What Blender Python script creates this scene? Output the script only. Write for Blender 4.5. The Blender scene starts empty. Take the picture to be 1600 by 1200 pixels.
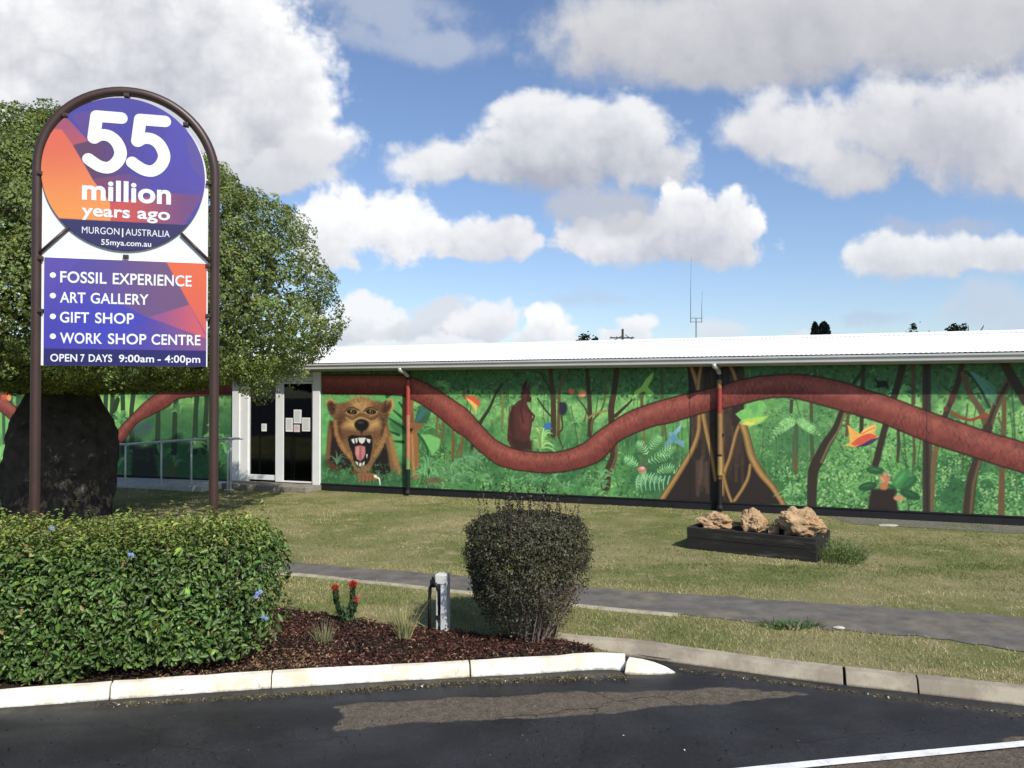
import bpy, bmesh, math, random
import numpy as np
from mathutils import Vector, Matrix, noise as mnoise

random.seed(7)
RNG = np.random.default_rng(11)
C = bpy.context.scene.collection
SC = bpy.context.scene
R = math.radians

# ---------------------------------------------------------------- camera
H = 2.0                       # eye height above the lawn
F = 1250.0                    # focal length in photo pixels (1600 wide)
PITCH = math.atan(17 / F)
cam_d = bpy.data.cameras.new('camera')
cam_d.sensor_width = 36.0
cam_d.lens = 36.0 * F / 1600
cam_d.clip_end = 3000
cam = bpy.data.objects.new('camera', cam_d)
C.objects.link(cam)
cam.location = (0, 0, H)
cam.rotation_euler = (R(90) + PITCH, 0, 0)
SC.camera = cam
SC.render.resolution_x, SC.render.resolution_y = 1024, 768

# ---------------------------------------------------------------- exposure
SC.view_settings.view_transform = 'Standard'
SC.view_settings.look = 'None'
SC.view_settings.exposure = 0.25
SC.view_settings.gamma = 1.0
SC.view_settings.use_curve_mapping = False

# ---------------------------------------------------------------- sun
SUN_EL = R(43)
TO_SUN_H = Vector((0.55, -0.835)).normalized()
sun_dir = Vector((TO_SUN_H.x * math.cos(SUN_EL), TO_SUN_H.y * math.cos(SUN_EL), math.sin(SUN_EL)))
sun_d = bpy.data.lights.new('sun', 'SUN')
sun_d.energy = 4.4
sun_d.angle = R(0.5)
sun_d.color = (1.0, 0.95, 0.87)
sun = bpy.data.objects.new('sun', sun_d)
C.objects.link(sun)
sun.rotation_euler = sun_dir.to_track_quat('Z', 'Y').to_euler()
sun.location = (5, -10, 20)


def ray(x, y):
    cx, cy = (x - 800) / F, -(y - 600) / F
    s, c = math.sin(PITCH), math.cos(PITCH)
    return Vector((cx, c - cy * s, s + cy * c))


def G(x, y, z=0.0):
    """photo pixel -> point on the level z"""
    d = ray(x, y)
    t = (z - H) / d.z
    return Vector((d.x * t, d.y * t, z))


def AT(x, y, depth):
    d = ray(x, y)
    return Vector((d.x, d.y, d.z)) * (depth / d.y) + Vector((0, 0, H))


# ---------------------------------------------------------------- sky
world = bpy.data.worlds.new('World')
SC.world = world
world.use_nodes = True
NT = world.node_tree
NT.nodes.clear()


class NB:
    """small helper to write node maths"""
    def __init__(self, nt):
        self.nt = nt

    def _in(self, sock, v):
        if hasattr(v, 'is_output'):
            self.nt.links.new(v, sock)
        else:
            if hasattr(v, '__len__') and hasattr(sock.default_value, '__len__'): v = tuple(v)[:len(sock.default_value)]
            sock.default_value = v

    def math(self, op, a, b=None, c=None, clamp=False):
        n = self.nt.nodes.new('ShaderNodeMath')
        n.operation = op
        n.use_clamp = clamp
        self._in(n.inputs[0], a)
        if b is not None: self._in(n.inputs[1], b)
        if c is not None: self._in(n.inputs[2], c)
        return n.outputs[0]

    def vmath(self, op, a, b=None, c=None):
        n = self.nt.nodes.new('ShaderNodeVectorMath')
        n.operation = op
        self._in(n.inputs[0], a)
        if b is not None: self._in(n.inputs[1], b)
        if c is not None: self._in(n.inputs[2], c)
        return n.outputs['Value'] if op in ('LENGTH', 'DOT_PRODUCT') else n.outputs['Vector']

    def maprange(self, v, a, b, c=0.0, d=1.0, smooth=True):
        n = self.nt.nodes.new('ShaderNodeMapRange')
        n.interpolation_type = 'SMOOTHSTEP' if smooth else 'LINEAR'
        self._in(n.inputs['Value'], v)
        self._in(n.inputs['From Min'], a); self._in(n.inputs['From Max'], b)
        self._in(n.inputs['To Min'], c); self._in(n.inputs['To Max'], d)
        return n.outputs[0]

    def mix(self, fac, a, b):
        n = self.nt.nodes.new('ShaderNodeMix')
        n.data_type = 'RGBA'
        self._in(n.inputs[0], fac)
        self._in(n.inputs[6], a); self._in(n.inputs[7], b)
        return n.outputs[2]

    def noise(self, vec, scale, detail=6, rough=0.55, dist=0.0, out='Fac', dims='3D'):
        n = self.nt.nodes.new('ShaderNodeTexNoise')
        n.noise_dimensions = dims
        if vec is not None: self._in(n.inputs['Vector'], vec)
        n.inputs['Scale'].default_value = scale
        n.inputs['Detail'].default_value = detail
        n.inputs['Roughness'].default_value = rough
        n.inputs['Distortion'].default_value = dist
        return n.outputs[out]

    def voronoi(self, vec, scale, detail=2, rough=0.5, smooth=0.6, feature='SMOOTH_F1', dims='2D'):
        n = self.nt.nodes.new('ShaderNodeTexVoronoi')
        n.voronoi_dimensions = dims
        n.feature = feature
        self._in(n.inputs['Vector'], vec)
        n.inputs['Scale'].default_value = scale
        n.inputs['Detail'].default_value = detail
        n.inputs['Roughness'].default_value = rough
        if feature == 'SMOOTH_F1': n.inputs['Smoothness'].default_value = smooth
        return n.outputs['Distance']


SKY_TINT = (0.90, 0.93, 1.04)
nb_ = NB(NT)
w_out = NT.nodes.new('ShaderNodeOutputWorld')
w_bg = NT.nodes.new('ShaderNodeBackground')
w_bg.inputs['Strength'].default_value = 0.12
NT.links.new(w_bg.outputs[0], w_out.inputs[0])
w_sky = NT.nodes.new('ShaderNodeTexSky')
w_sky.sky_type = 'NISHITA'
w_sky.sun_disc = False
w_sky.sun_elevation = SUN_EL
w_sky.sun_rotation = math.atan2(TO_SUN_H.x, TO_SUN_H.y)
w_sky.air_density = 1.0
w_sky.dust_density = 0.6
w_sky.ozone_density = 1.6
NT.links.new(nb_.vmath('MULTIPLY', w_sky.outputs[0], SKY_TINT), w_bg.inputs['Color'])


# ---------------------------------------------------------------- helpers
def lin(c):
    c = np.asarray(c, float)
    if c.max() > 1.001: c = c / 255.0
    return np.where(c <= 0.04045, c / 12.92, ((c + 0.055) / 1.055) ** 2.4)


def tag(o, label=None, cat=None, group=None, kind=None):
    if label: o['label'] = label
    if cat: o['category'] = cat
    if group: o['group'] = group
    if kind: o['kind'] = kind
    return o


def empty(name, loc=(0, 0, 0), rz=0.0, label=None, cat=None, group=None):
    o = bpy.data.objects.new(name, None)
    o.empty_display_size = 0.2
    C.objects.link(o)
    o.location = loc
    o.rotation_euler = (0, 0, rz)
    return tag(o, label, cat, group)


def link(name, me, parent=None):
    o = bpy.data.objects.new(name, me)
    C.objects.link(o)
    if parent is not None: o.parent = parent
    return o


def mesh_np(name, verts, faces, mats, fcol=None, vcol=None, parent=None, smooth=False, extra=None):
    """verts (N,3), faces (M,k) -> one mesh object; fcol per face, vcol per vertex (linear rgb)"""
    verts = np.asarray(verts, np.float32); faces = np.asarray(faces, np.int32)
    M, k = faces.shape
    me = bpy.data.meshes.new(name)
    me.vertices.add(len(verts)); me.vertices.foreach_set('co', verts.ravel())
    me.loops.add(M * k); me.loops.foreach_set('vertex_index', faces.ravel())
    me.polygons.add(M)
    me.polygons.foreach_set('loop_start', np.arange(0, M * k, k, dtype=np.int32))
    me.polygons.foreach_set('loop_total', np.full(M, k, np.int32))
    if smooth: me.polygons.foreach_set('use_smooth', np.ones(M, bool))
    me.update(calc_edges=True)
    for dom, arr in (('FACE', fcol), ('POINT', vcol)):
        if arr is not None:
            a = me.attributes.new('Col', 'FLOAT_COLOR', dom)
            arr = np.asarray(arr, np.float32)
            a.data.foreach_set('color', np.concatenate([arr, np.ones((len(arr), 1), np.float32)], 1).ravel())
    if extra:
        for nm, arr in extra.items():
            a = me.attributes.new(nm, 'FLOAT', 'POINT')
            a.data.foreach_set('value', np.asarray(arr, np.float32))
    for m in (mats if isinstance(mats, (list, tuple)) else [mats]): me.materials.append(m)
    return link(name, me, parent)


class MB:
    """collects boxes, tubes and prisms and links them as ONE mesh object"""
    def __init__(self):
        self.v, self.f, self.s = [], [], []

    def add(self, vs, fs, smooth=False):
        n = len(self.v)
        self.v += [tuple(p) for p in vs]
        self.f += [tuple(i + n for i in f) for f in fs]
        self.s += [smooth] * len(fs)
        return self

    def box(self, x0, y0, z0, x1, y1, z1):
        v = [(x, y, z) for z in (z0, z1) for y in (y0, y1) for x in (x0, x1)]
        return self.add(v, [(0, 2, 3, 1), (4, 5, 7, 6), (0, 1, 5, 4), (2, 6, 7, 3), (0, 4, 6, 2), (1, 3, 7, 5)])

    def tube(self, pts, r, n=10, caps=True):
        pts = [Vector(p) for p in pts]
        rs = r if isinstance(r, (list, tuple)) else [r] * len(pts)
        vs, fs = [], []
        up = None
        for i, p in enumerate(pts):
            t = (pts[min(i + 1, len(pts) - 1)] - pts[max(i - 1, 0)]).normalized()
            if up is None:
                up = Vector((0, 0, 1)) if abs(t.z) < 0.9 else Vector((1, 0, 0))
            a = t.cross(up).normalized(); b = a.cross(t).normalized(); up = b
            for k in range(n):
                an = 2 * math.pi * k / n
                vs.append(p + a * (math.cos(an) * rs[i]) + b * (math.sin(an) * rs[i]))
        for i in range(len(pts) - 1):
            for k in range(n):
                k2 = (k + 1) % n
                fs.append((i * n + k, i * n + k2, (i + 1) * n + k2, (i + 1) * n + k))
        self.add(vs, fs, True)
        if caps:
            m = len(self.v) - len(vs)
            self.f.append(tuple(m + k for k in reversed(range(n)))); self.s.append(False)
            self.f.append(tuple(m + (len(pts) - 1) * n + k for k in range(n))); self.s.append(False)
        return self

    def lathe(self, prof, n=24, cx=0, cy=0):
        vs, fs = [], []
        for (r, z) in prof:
            for k in range(n):
                a = 2 * math.pi * k / n
                vs.append((cx + r * math.cos(a), cy + r * math.sin(a), z))
        for i in range(len(prof) - 1):
            for k in range(n):
                k2 = (k + 1) % n
                fs.append((i * n + k, i * n + k2, (i + 1) * n + k2, (i + 1) * n + k))
        return self.add(vs, fs, True)

    def prism_x(self, prof, x0, x1, closed=True, smooth=False):
        """profile of (y,z) extruded along x"""
        n = len(prof)
        vs = [(x0, y, z) for y, z in prof] + [(x1, y, z) for y, z in prof]
        fs = [(i, (i + 1) % n, (i + 1) % n + n, i + n) for i in range(n if closed else n - 1)]
        self.add(vs, fs, smooth)
        if closed: self.add(vs, [tuple(range(n - 1, -1, -1)), tuple(range(n, 2 * n))])
        return self

    def sweep(self, path, prof, closed_prof=True):
        """profile of (sideways, up) swept along a ground path; sideways is to the right of travel"""
        n = len(prof)
        path = [Vector(p) for p in path]
        vs, fs = [], []
        for i, p in enumerate(path):
            t = (path[min(i + 1, len(path) - 1)] - path[max(i - 1, 0)]); t.z = 0; t.normalize()
            s = Vector((t.y, -t.x, 0))
            for a, b in prof: vs.append(p + s * a + Vector((0, 0, b)))
        for i in range(len(path) - 1):
            for k in range(n if closed_prof else n - 1):
                k2 = (k + 1) % n
                fs.append((i * n + k, i * n + k2, (i + 1) * n + k2, (i + 1) * n + k))
        if closed_prof:
            fs.append(tuple(range(n))); fs.append(tuple(range((len(path) - 1) * n + n - 1, (len(path) - 1) * n - 1, -1)))
        return self.add(vs, fs)

    def build(self, name, m, parent=None, bevel=0.0, recalc=True):
        me = bpy.data.meshes.new(name)
        me.from_pydata(self.v, [], self.f)
        me.polygons.foreach_set('use_smooth', self.s)
        if recalc:
            bm = bmesh.new(); bm.from_mesh(me)
            bmesh.ops.recalc_face_normals(bm, faces=bm.faces)
            bm.to_mesh(me); bm.free()
        me.materials.append(m)
        o = link(name, me, parent)
        if bevel:
            md = o.modifiers.new('bevel', 'BEVEL'); md.width = bevel; md.segments = 2; md.limit_method = 'ANGLE'
        return o


MATS = {}


def mat(name, color, rough=0.7, spec=0.3, metal=0.0, var=0.15, vscale=6.0, bump=0.0, bscale=40.0, attr=False, color2=None,
        transl=0.0, c2scale=3.0, c2lo=0.45, c2hi=0.6, mapping=None):
    """procedural Principled material: base colour (or attribute) x noise, second colour in blotches, noise bump"""
    if name in MATS: return MATS[name]
    m = bpy.data.materials.new(name)
    m.use_nodes = True
    nt = m.node_tree; b = NB(nt)
    p = nt.nodes['Principled BSDF']
    p.inputs['Roughness'].default_value = rough
    p.inputs['Specular IOR Level'].default_value = spec
    p.inputs['Metallic'].default_value = metal
    tc = nt.nodes.new('ShaderNodeTexCoord')
    vec = tc.outputs['Object']
    if mapping: vec = b.vmath('MULTIPLY', vec, mapping)
    if attr:
        at = nt.nodes.new('ShaderNodeAttribute'); at.attribute_name = 'Col'
        base = at.outputs['Color']
    else:
        base = tuple(color) + (1,)
    if color2 is not None:
        base = b.mix(b.maprange(b.noise(vec, c2scale, 7, 0.65), c2lo, c2hi), base, tuple(color2) + (1,))
    if var:
        n = b.noise(vec, vscale, 6, 0.6)
        k = b.maprange(n, 0.3, 0.7, 1 - var, 1 + var, smooth=False)
        base = b.vmath('SCALE', base) if False else b.vmath('MULTIPLY', base, _comb(nt, k))
    b._in(p.inputs['Base Color'], base)
    if bump:
        bn = nt.nodes.new('ShaderNodeBump')
        bn.inputs['Strength'].default_value = min(1.0, bump)
        bn.inputs['Distance'].default_value = 0.02
        nt.links.new(b.noise(vec, bscale, 6, 0.65), bn.inputs['Height'])
        nt.links.new(bn.outputs[0], p.inputs['Normal'])
    if transl:
        t = nt.nodes.new('ShaderNodeBsdfTranslucent')
        b._in(t.inputs['Color'], base)
        mx = nt.nodes.new('ShaderNodeMixShader'); mx.inputs[0].default_value = transl
        nt.links.new(p.outputs[0], mx.inputs[1]); nt.links.new(t.outputs[0], mx.inputs[2])
        nt.links.new(mx.outputs[0], nt.nodes['Material Output'].inputs[0])
    MATS[name] = m
    return m


def _comb(nt, s):
    n = nt.nodes.new('ShaderNodeCombineXYZ')
    for i in range(3): nt.links.new(s, n.inputs[i])
    return n.outputs[0]


def unit(a):
    return a / np.maximum(np.linalg.norm(a, axis=-1, keepdims=True), 1e-9)


def leaf_quads(P, N, size, aspect=0.45, fold=0.25, droop=0.0, tang=None, jitter=0.6):
    """one folded leaf per point -> verts, quads"""
    n = len(P)
    N = unit(N + RNG.normal(0, jitter, (n, 3)))
    T = RNG.normal(0, 1, (n, 3)) if tang is None else tang + RNG.normal(0, 0.35, (n, 3))
    T[:, 2] -= droop
    T = unit(T - N * (T * N).sum(1, keepdims=True))
    B = np.cross(N, T)
    s = np.asarray(size).reshape(-1, 1) * np.ones((n, 1))
    base = P - T * s * 0.5
    tip = P + T * s * 0.5 - N * s * fold * 0.5
    l = P + B * s * aspect * 0.5 + N * s * fold * 0.4
    r = P - B * s * aspect * 0.5 + N * s * fold * 0.4
    V = np.stack([base, r, tip, l], 1).reshape(-1, 3)
    Fq = np.arange(4 * n).reshape(n, 4)
    return V, Fq


def leaf_oval(P, N, size, aspect=0.45, fold=0.25, droop=0.0, jitter=0.6):
    """oval leaf with a midrib fold: two quads per leaf"""
    n = len(P)
    N = unit(N + RNG.normal(0, jitter, (n, 3)))
    T = RNG.normal(0, 1, (n, 3)); T[:, 2] -= droop
    T = unit(T - N * (T * N).sum(1, keepdims=True)); B = np.cross(N, T)
    s = np.asarray(size).reshape(-1, 1) * np.ones((n, 1))
    pt = lambda t, w, h: P + T * s * t + B * s * aspect * w + N * s * h
    V = np.stack([pt(-0.5, 0, 0), pt(-0.18, -0.5, fold * 0.4), pt(0.18, -0.42, fold * 0.3), pt(0.5, 0, -fold * 0.6), pt(0.18, 0.42, fold * 0.3), pt(-0.18, 0.5, fold * 0.4)], 1).reshape(-1, 3)
    i = np.arange(n) * 6
    Fq = np.stack([np.stack([i, i + 1, i + 2, i + 3], 1), np.stack([i, i + 3, i + 4, i + 5], 1)], 1).reshape(-1, 4)
    return V, Fq


_VN = {}


def vnoise(x, y, seed=0, octaves=4, gain=0.55):
    """2D value noise, 0..1"""
    out = np.zeros(np.broadcast(x, y).shape); amp = 1.0; tot = 0
    for o in range(octaves):
        if (seed, o) not in _VN: _VN[(seed, o)] = np.random.default_rng(seed * 97 + o).random((256, 256))
        g = _VN[(seed, o)]
        xf, yf = np.floor(x).astype(int), np.floor(y).astype(int)
        fx, fy = x - xf, y - yf
        fx = fx * fx * (3 - 2 * fx); fy = fy * fy * (3 - 2 * fy)
        a = g[xf % 256, yf % 256]; b_ = g[(xf + 1) % 256, yf % 256]
        c = g[xf % 256, (yf + 1) % 256]; d = g[(xf + 1) % 256, (yf + 1) % 256]
        out = out + amp * ((a * (1 - fx) + b_ * fx) * (1 - fy) + (c * (1 - fx) + d * fx) * fy)
        tot += amp; amp *= gain; x = x * 2.03 + 17.3; y = y * 2.03 + 5.1
    return out / tot


def in_poly(x, y, poly):
    inside = np.zeros(np.shape(x), bool)
    n = len(poly)
    for i in range(n):
        x0, y0 = poly[i][0], poly[i][1]; x1, y1 = poly[(i + 1) % n][0], poly[(i + 1) % n][1]
        if y0 == y1: continue
        c = ((y0 > y) != (y1 > y)) & (x < (x1 - x0) * (y - y0) / (y1 - y0) + x0)
        inside ^= c
    return inside


def poly_dist(x, y, poly, closed=True):
    d = np.full(np.shape(x), 1e9)
    n = len(poly)
    for i in range(n if closed else n - 1):
        x0, y0 = poly[i][0], poly[i][1]; x1, y1 = poly[(i + 1) % n][0], poly[(i + 1) % n][1]
        dx, dy = x1 - x0, y1 - y0
        t = np.clip(((x - x0) * dx + (y - y0) * dy) / (dx * dx + dy * dy + 1e-12), 0, 1)
        d = np.minimum(d, np.hypot(x - x0 - t * dx, y - y0 - t * dy))
    return d


def smooth_line(pts, n=8):
    """Catmull-Rom through the points"""
    pts = [Vector(p) for p in pts]
    out = []
    for i in range(len(pts) - 1):
        p0, p1, p2, p3 = pts[max(i - 1, 0)], pts[i], pts[i + 1], pts[min(i + 2, len(pts) - 1)]
        for k in range(n):
            t = k / n
            out.append(0.5 * ((2 * p1) + (p2 - p0) * t + (2 * p0 - 5 * p1 + 4 * p2 - p3) * t * t + (3 * p1 - p0 - 3 * p2 + p3) * t ** 3))
    out.append(pts[-1])
    return out


def fill_poly(name, pts, z, m, kind='structure', parent=None):
    from mathutils.geometry import tessellate_polygon
    P = [Vector((p[0], p[1], 0)) for p in pts]
    tris = tessellate_polygon([P])
    fs = []
    for a, b_, c in tris:
        n_ = (P[b_] - P[a]).cross(P[c] - P[a]).z
        if abs(n_) > 1e-9: fs.append((a, b_, c) if n_ > 0 else (a, c, b_))
    me = bpy.data.meshes.new(name)
    me.from_pydata([(p.x, p.y, z) for p in P], [], fs)
    me.materials.append(m)
    o = link(name, me, parent)
    if kind: o['kind'] = kind
    return o



# ---------------------------------------------------------------- clouds: a far sheet of the sky dome, clear where the sky is blue
W_ = (0.90, 0.91, 0.93); LG = (0.68, 0.70, 0.74); MG = (0.52, 0.54, 0.60); DG = (0.42, 0.44, 0.52)
# (blobs px, base y, top y, top colour, base colour, softness, raggedness, alpha, puff contrast)
CLOUDS = [
    ([(600, 15, 130, 50), (680, 70, 90, 45), (560, 60, 60, 30)], 115, 0, (0.48, 0.53, 0.64), (0.38, 0.45, 0.60), 0.9, 0.9, 0.75, 0.6),
    ([(960, 462, 70, 22), (900, 470, 40, 14)], 485, 445, (0.50, 0.58, 0.72), (0.46, 0.54, 0.70), 0.9, 0.8, 0.5, 0.5),
    ([(1365, 496, 60, 16)], 512, 480, (0.48, 0.55, 0.70), (0.45, 0.53, 0.70), 0.9, 0.8, 0.55, 0.5),
    ([(1545, 480, 90, 45), (1590, 520, 60, 40)], 540, 440, (0.60, 0.64, 0.73), (0.50, 0.56, 0.68), 0.9, 0.8, 0.6, 0.6),
    ([(1410, 357, 50, 22), (1500, 352, 60, 20)], 385, 335, (0.46, 0.50, 0.62), (0.46, 0.50, 0.62), 0.9, 0.8, 0.6, 0.5),
    ([(1270, 40, 390, 105), (1010, 50, 180, 85), (1500, 30, 300, 120), (1120, 110, 180, 45)], 175, -40, (0.66, 0.66, 0.68), (0.42, 0.43, 0.49), 0.7, 0.55, 0.97, 0.5),
    ([(1400, 205, 190, 75), (1215, 205, 100, 60), (1330, 260, 90, 45), (1510, 200, 150, 95), (1590, 250, 110, 75)], 320, 110, (0.80, 0.80, 0.82), (0.50, 0.51, 0.57), 0.6, 0.75, 0.96, 0.9),
    ([(1400, 398, 90, 42), (1490, 400, 110, 40), (1570, 402, 70, 38)], 440, 350, (0.86, 0.87, 0.89), (0.52, 0.54, 0.61), 0.45, 0.8, 0.97, 0.9),
    ([(880, 240, 180, 70), (850, 195, 90, 55), (950, 205, 100, 55), (720, 255, 110, 42), (1030, 260, 80, 42)], 318, 150, (0.84, 0.85, 0.87), (0.42, 0.44, 0.51), 0.5, 0.8, 0.97, 0.9),
    ([(1085, 345, 75, 58), (1150, 355, 68, 55), (980, 375, 120, 42), (1120, 390, 100, 34)], 425, 290, (0.95, 0.95, 0.96), (0.50, 0.52, 0.60), 0.32, 0.8, 0.98, 1.1),
    ([(955, 335, 85, 40), (900, 325, 60, 35)], 385, 295, (0.54, 0.55, 0.60), (0.50, 0.52, 0.58), 0.8, 0.7, 0.8, 0.6),
    ([(200, 70, 330, 150), (310, 150, 210, 110), (420, 150, 125, 120), (430, 235, 125, 70), (60, 180, 270, 130), (250, -40, 220, 90)], 310, -60, (0.98, 0.98, 0.98), (0.46, 0.48, 0.55), 0.34, 0.55, 0.99, 1.0),
    ([(470, 255, 90, 42), (420, 265, 60, 35)], 300, 212, (0.72, 0.73, 0.76), (0.50, 0.53, 0.60), 0.6, 0.8, 0.9, 0.8),
    ([(545, 350, 90, 62), (630, 355, 90, 58), (745, 378, 105, 40), (520, 395, 70, 40)], 435, 292, (0.94, 0.94, 0.95), (0.50, 0.52, 0.60), 0.36, 0.8, 0.98, 1.0),
    ([(575, 492, 55, 40), (540, 515, 60, 30), (600, 520, 50, 30)], 550, 452, (0.88, 0.89, 0.91), (0.52, 0.55, 0.63), 0.4, 1.1, 0.95, 1.2),
    ([(690, 505, 60, 30), (650, 522, 60, 20), (730, 520, 50, 20)], 545, 476, (0.70, 0.72, 0.77), (0.52, 0.55, 0.64), 0.5, 1.1, 0.9, 1.0),
    ([(765, 500, 42, 24), (745, 515, 50, 18)], 540, 478, (0.86, 0.87, 0.90), (0.54, 0.57, 0.65), 0.4, 1.1, 0.95, 1.1),
    ([(860, 508, 48, 26), (830, 520, 50, 18), (885, 522, 40, 16)], 545, 483, (0.95, 0.95, 0.95), (0.56, 0.58, 0.66), 0.4, 1.0, 0.95, 1.2),
    ([(640, 540, 150, 14), (820, 542, 160, 12), (960, 540, 80, 12)], 570, 522, (0.84, 0.85, 0.88), (0.60, 0.63, 0.70), 0.6, 1.1, 0.85, 1.0),
    ([(1002, 506, 42, 20), (985, 522, 50, 14)], 545, 486, (0.90, 0.90, 0.92), (0.58, 0.61, 0.68), 0.45, 0.9, 0.92, 1.1),
    ([(1130, 518, 44, 22)], 545, 497, (0.72, 0.76, 0.82), (0.58, 0.63, 0.72), 0.7, 0.9, 0.8, 0.8),
    ([(1260, 520, 50, 9)], 545, 508, (0.74, 0.78, 0.84), (0.62, 0.67, 0.75), 0.8, 0.9, 0.7, 0.8),
]


def build_clouds():
    xs = np.concatenate([np.arange(-1400, -40, 14.0), np.arange(-40, 1640, 2.0), np.arange(1640, 3000, 14.0)])
    ys = np.concatenate([np.arange(-700, -20, 10.0), np.arange(-20, 640, 2.0)])
    X, Y = np.meshgrid(xs, ys)
    # billowing outlines
    def fb(sc, seed, o=6, g=0.55): return vnoise(X / sc + 50, Y / sc + 50, seed, o, g)
    wx = (fb(90, 1, 4) - 0.5) * 70; wy = (fb(90, 2, 4) - 0.5) * 55
    def billow(sc, seed, o):
        out = 0; amp = 1; tot = 0; s_ = sc
        for k in range(o):
            n_ = vnoise((X + wx * 0.5) / s_ + 31 * k + 60, (Y + wy * 0.5) / s_ + 17 * k + 60, seed + k, 1)
            out = out + amp * np.abs(2 * n_ - 1); tot += amp; amp *= 0.58; s_ *= 0.5
        return out / tot
    bl = billow(70, 300, 6)             # 0 in creases, high on the puffs
    fine = fb(34, 5, 6, 0.6)
    big = fb(210, 6, 3)
    col = np.zeros(X.shape + (3,)); alpha = np.zeros(X.shape)
    xw, yw = X + wx, Y + wy
    gy = np.gradient(ys)
    for blobs, base, top_y, ctop, cbot, soft, rag, amax, pk in CLOUDS:
        soft, rag = soft * 0.85, rag * 0.88
        d = None
        for (x, y, rx, ry) in blobs:
            L = 1 - np.sqrt(((xw - x) / rx) ** 2 + ((yw - y) / ry) ** 2)
            if d is None: d = L
            else:
                h = np.clip(0.5 + 0.5 * (d - L) / 0.22, 0, 1); d = L * (1 - h) + d * h + 0.22 * h * (1 - h)
        d = d + ((bl - 0.42) * 0.95 + (fine - 0.5) * 0.75) * rag
        f = np.clip((base + 6 + (fine - 0.5) * 30 - Y) / 26, 0, 1); f = f * f * (3 - 2 * f)
        t = np.clip((d + soft * 0.35) / (soft * 1.15), 0, 1)
        a = t * t * (3 - 2 * t) * f * amax
        if a.max() < 0.01: continue
        # light from above and a little from the right: optical depth towards it
        dens = np.clip(d + 0.1, 0, 1.0) * f
        tau = np.zeros_like(dens); px = 0
        for st in (4, 6, 8, 12, 16, 22, 30):
            px += st
            sx = np.clip(np.searchsorted(xs, xs + px * 0.35), 0, len(xs) - 1); sy = np.clip(np.searchsorted(ys, ys - px), 0, len(ys) - 1)
            tau += dens[np.ix_(sy, sx)] * st
        hgt = np.clip((base - Y) / max(1.0, base - top_y), 0, 1)
        lit = 0.55 * np.exp(-tau / (22.0 + 30.0 * (1 - pk * 0.5))) + 0.55 * hgt ** 0.8 + (big - 0.5) * 0.95 + (bl - 0.42) * 0.62 * pk + (fine - 0.5) * 0.34
        lit = np.clip(lit * 1.06 + 0.05, 0, 1)[..., None]
        c = np.array(cbot) * (1 - lit) + np.array(ctop) * lit
        # the underside picks up the blue where the cloud is thin
        A = a[..., None]
        col = c * A + col * (1 - A); alpha = a + alpha * (1 - a)
    colu = col / np.maximum(alpha, 1e-4)[..., None] * 0.90
    dirs = np.stack([(X - 800) / F, math.cos(PITCH) + (Y - 600) / F * math.sin(PITCH), math.sin(PITCH) - (Y - 600) / F * math.cos(PITCH)], -1)
    P = dirs / np.linalg.norm(dirs, axis=-1, keepdims=True) * 1500.0 + np.array([0, 0, H])
    ny_, nx_ = X.shape
    idx = np.arange(nx_ * ny_).reshape(ny_, nx_)
    q = np.stack([idx[:-1, :-1], idx[:-1, 1:], idx[1:, 1:], idx[1:, :-1]], -1).reshape(-1, 4)
    am = alpha.ravel()[q].max(1); q = q[am > 0.003]
    use = np.unique(q); rm = np.zeros(nx_ * ny_, int); rm[use] = np.arange(len(use))
    m = bpy.data.materials.new('cloud_light'); m.use_nodes = True
    nt = m.node_tree; nt.nodes.remove(nt.nodes['Principled BSDF'])
    a1 = nt.nodes.new('ShaderNodeAttribute'); a1.attribute_name = 'Col'
    a2 = nt.nodes.new('ShaderNodeAttribute'); a2.attribute_name = 'cover'
    em = nt.nodes.new('ShaderNodeEmission'); tr = nt.nodes.new('ShaderNodeBsdfTransparent'); mx = nt.nodes.new('ShaderNodeMixShader')
    nt.links.new(a1.outputs['Color'], em.inputs['Color']); nt.links.new(a2.outputs['Fac'], mx.inputs[0])
    nt.links.new(tr.outputs[0], mx.inputs[1]); nt.links.new(em.outputs[0], mx.inputs[2]); nt.links.new(mx.outputs[0], nt.nodes['Material Output'].inputs[0])
    m.cycles.emission_sampling = 'NONE'
    o = mesh_np('sky', P.reshape(-1, 3)[use], rm[q], m, vcol=colu.reshape(-1, 3)[use], smooth=True, extra={'cover': alpha.ravel()[use]})
    o['kind'] = 'structure'


build_clouds()

# ---------------------------------------------------------------- ground, road, kerbs, path
ROADZ = -0.08
WK = [(-900, 1146), (-300, 1104), (0, 1081), (200, 1066), (400, 1053), (600, 1042), (750, 1034), (870, 1027), (940, 1023), (978, 1025)]   # white kerb, back edge
wk_back = smooth_line([G(x, y) for x, y in WK], 4)
GK = [(868, 990), (900, 994), (1000, 1002), (1100, 1016), (1200, 1029), (1300, 1041), (1450, 1057), (1600, 1073), (1900, 1107), (2600, 1190)]  # grey kerb, back edge
gk_back = smooth_line([G(x, y) for x, y in GK], 4)

# the front edge of everything that is not road
front = [Vector((-120, 9.5, 0))] + wk_back[:-1] + [G(930, 1012), G(890, 1004)] + gk_back[1:] + [Vector((120, -60, 0))]
lawn_m = None


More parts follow.
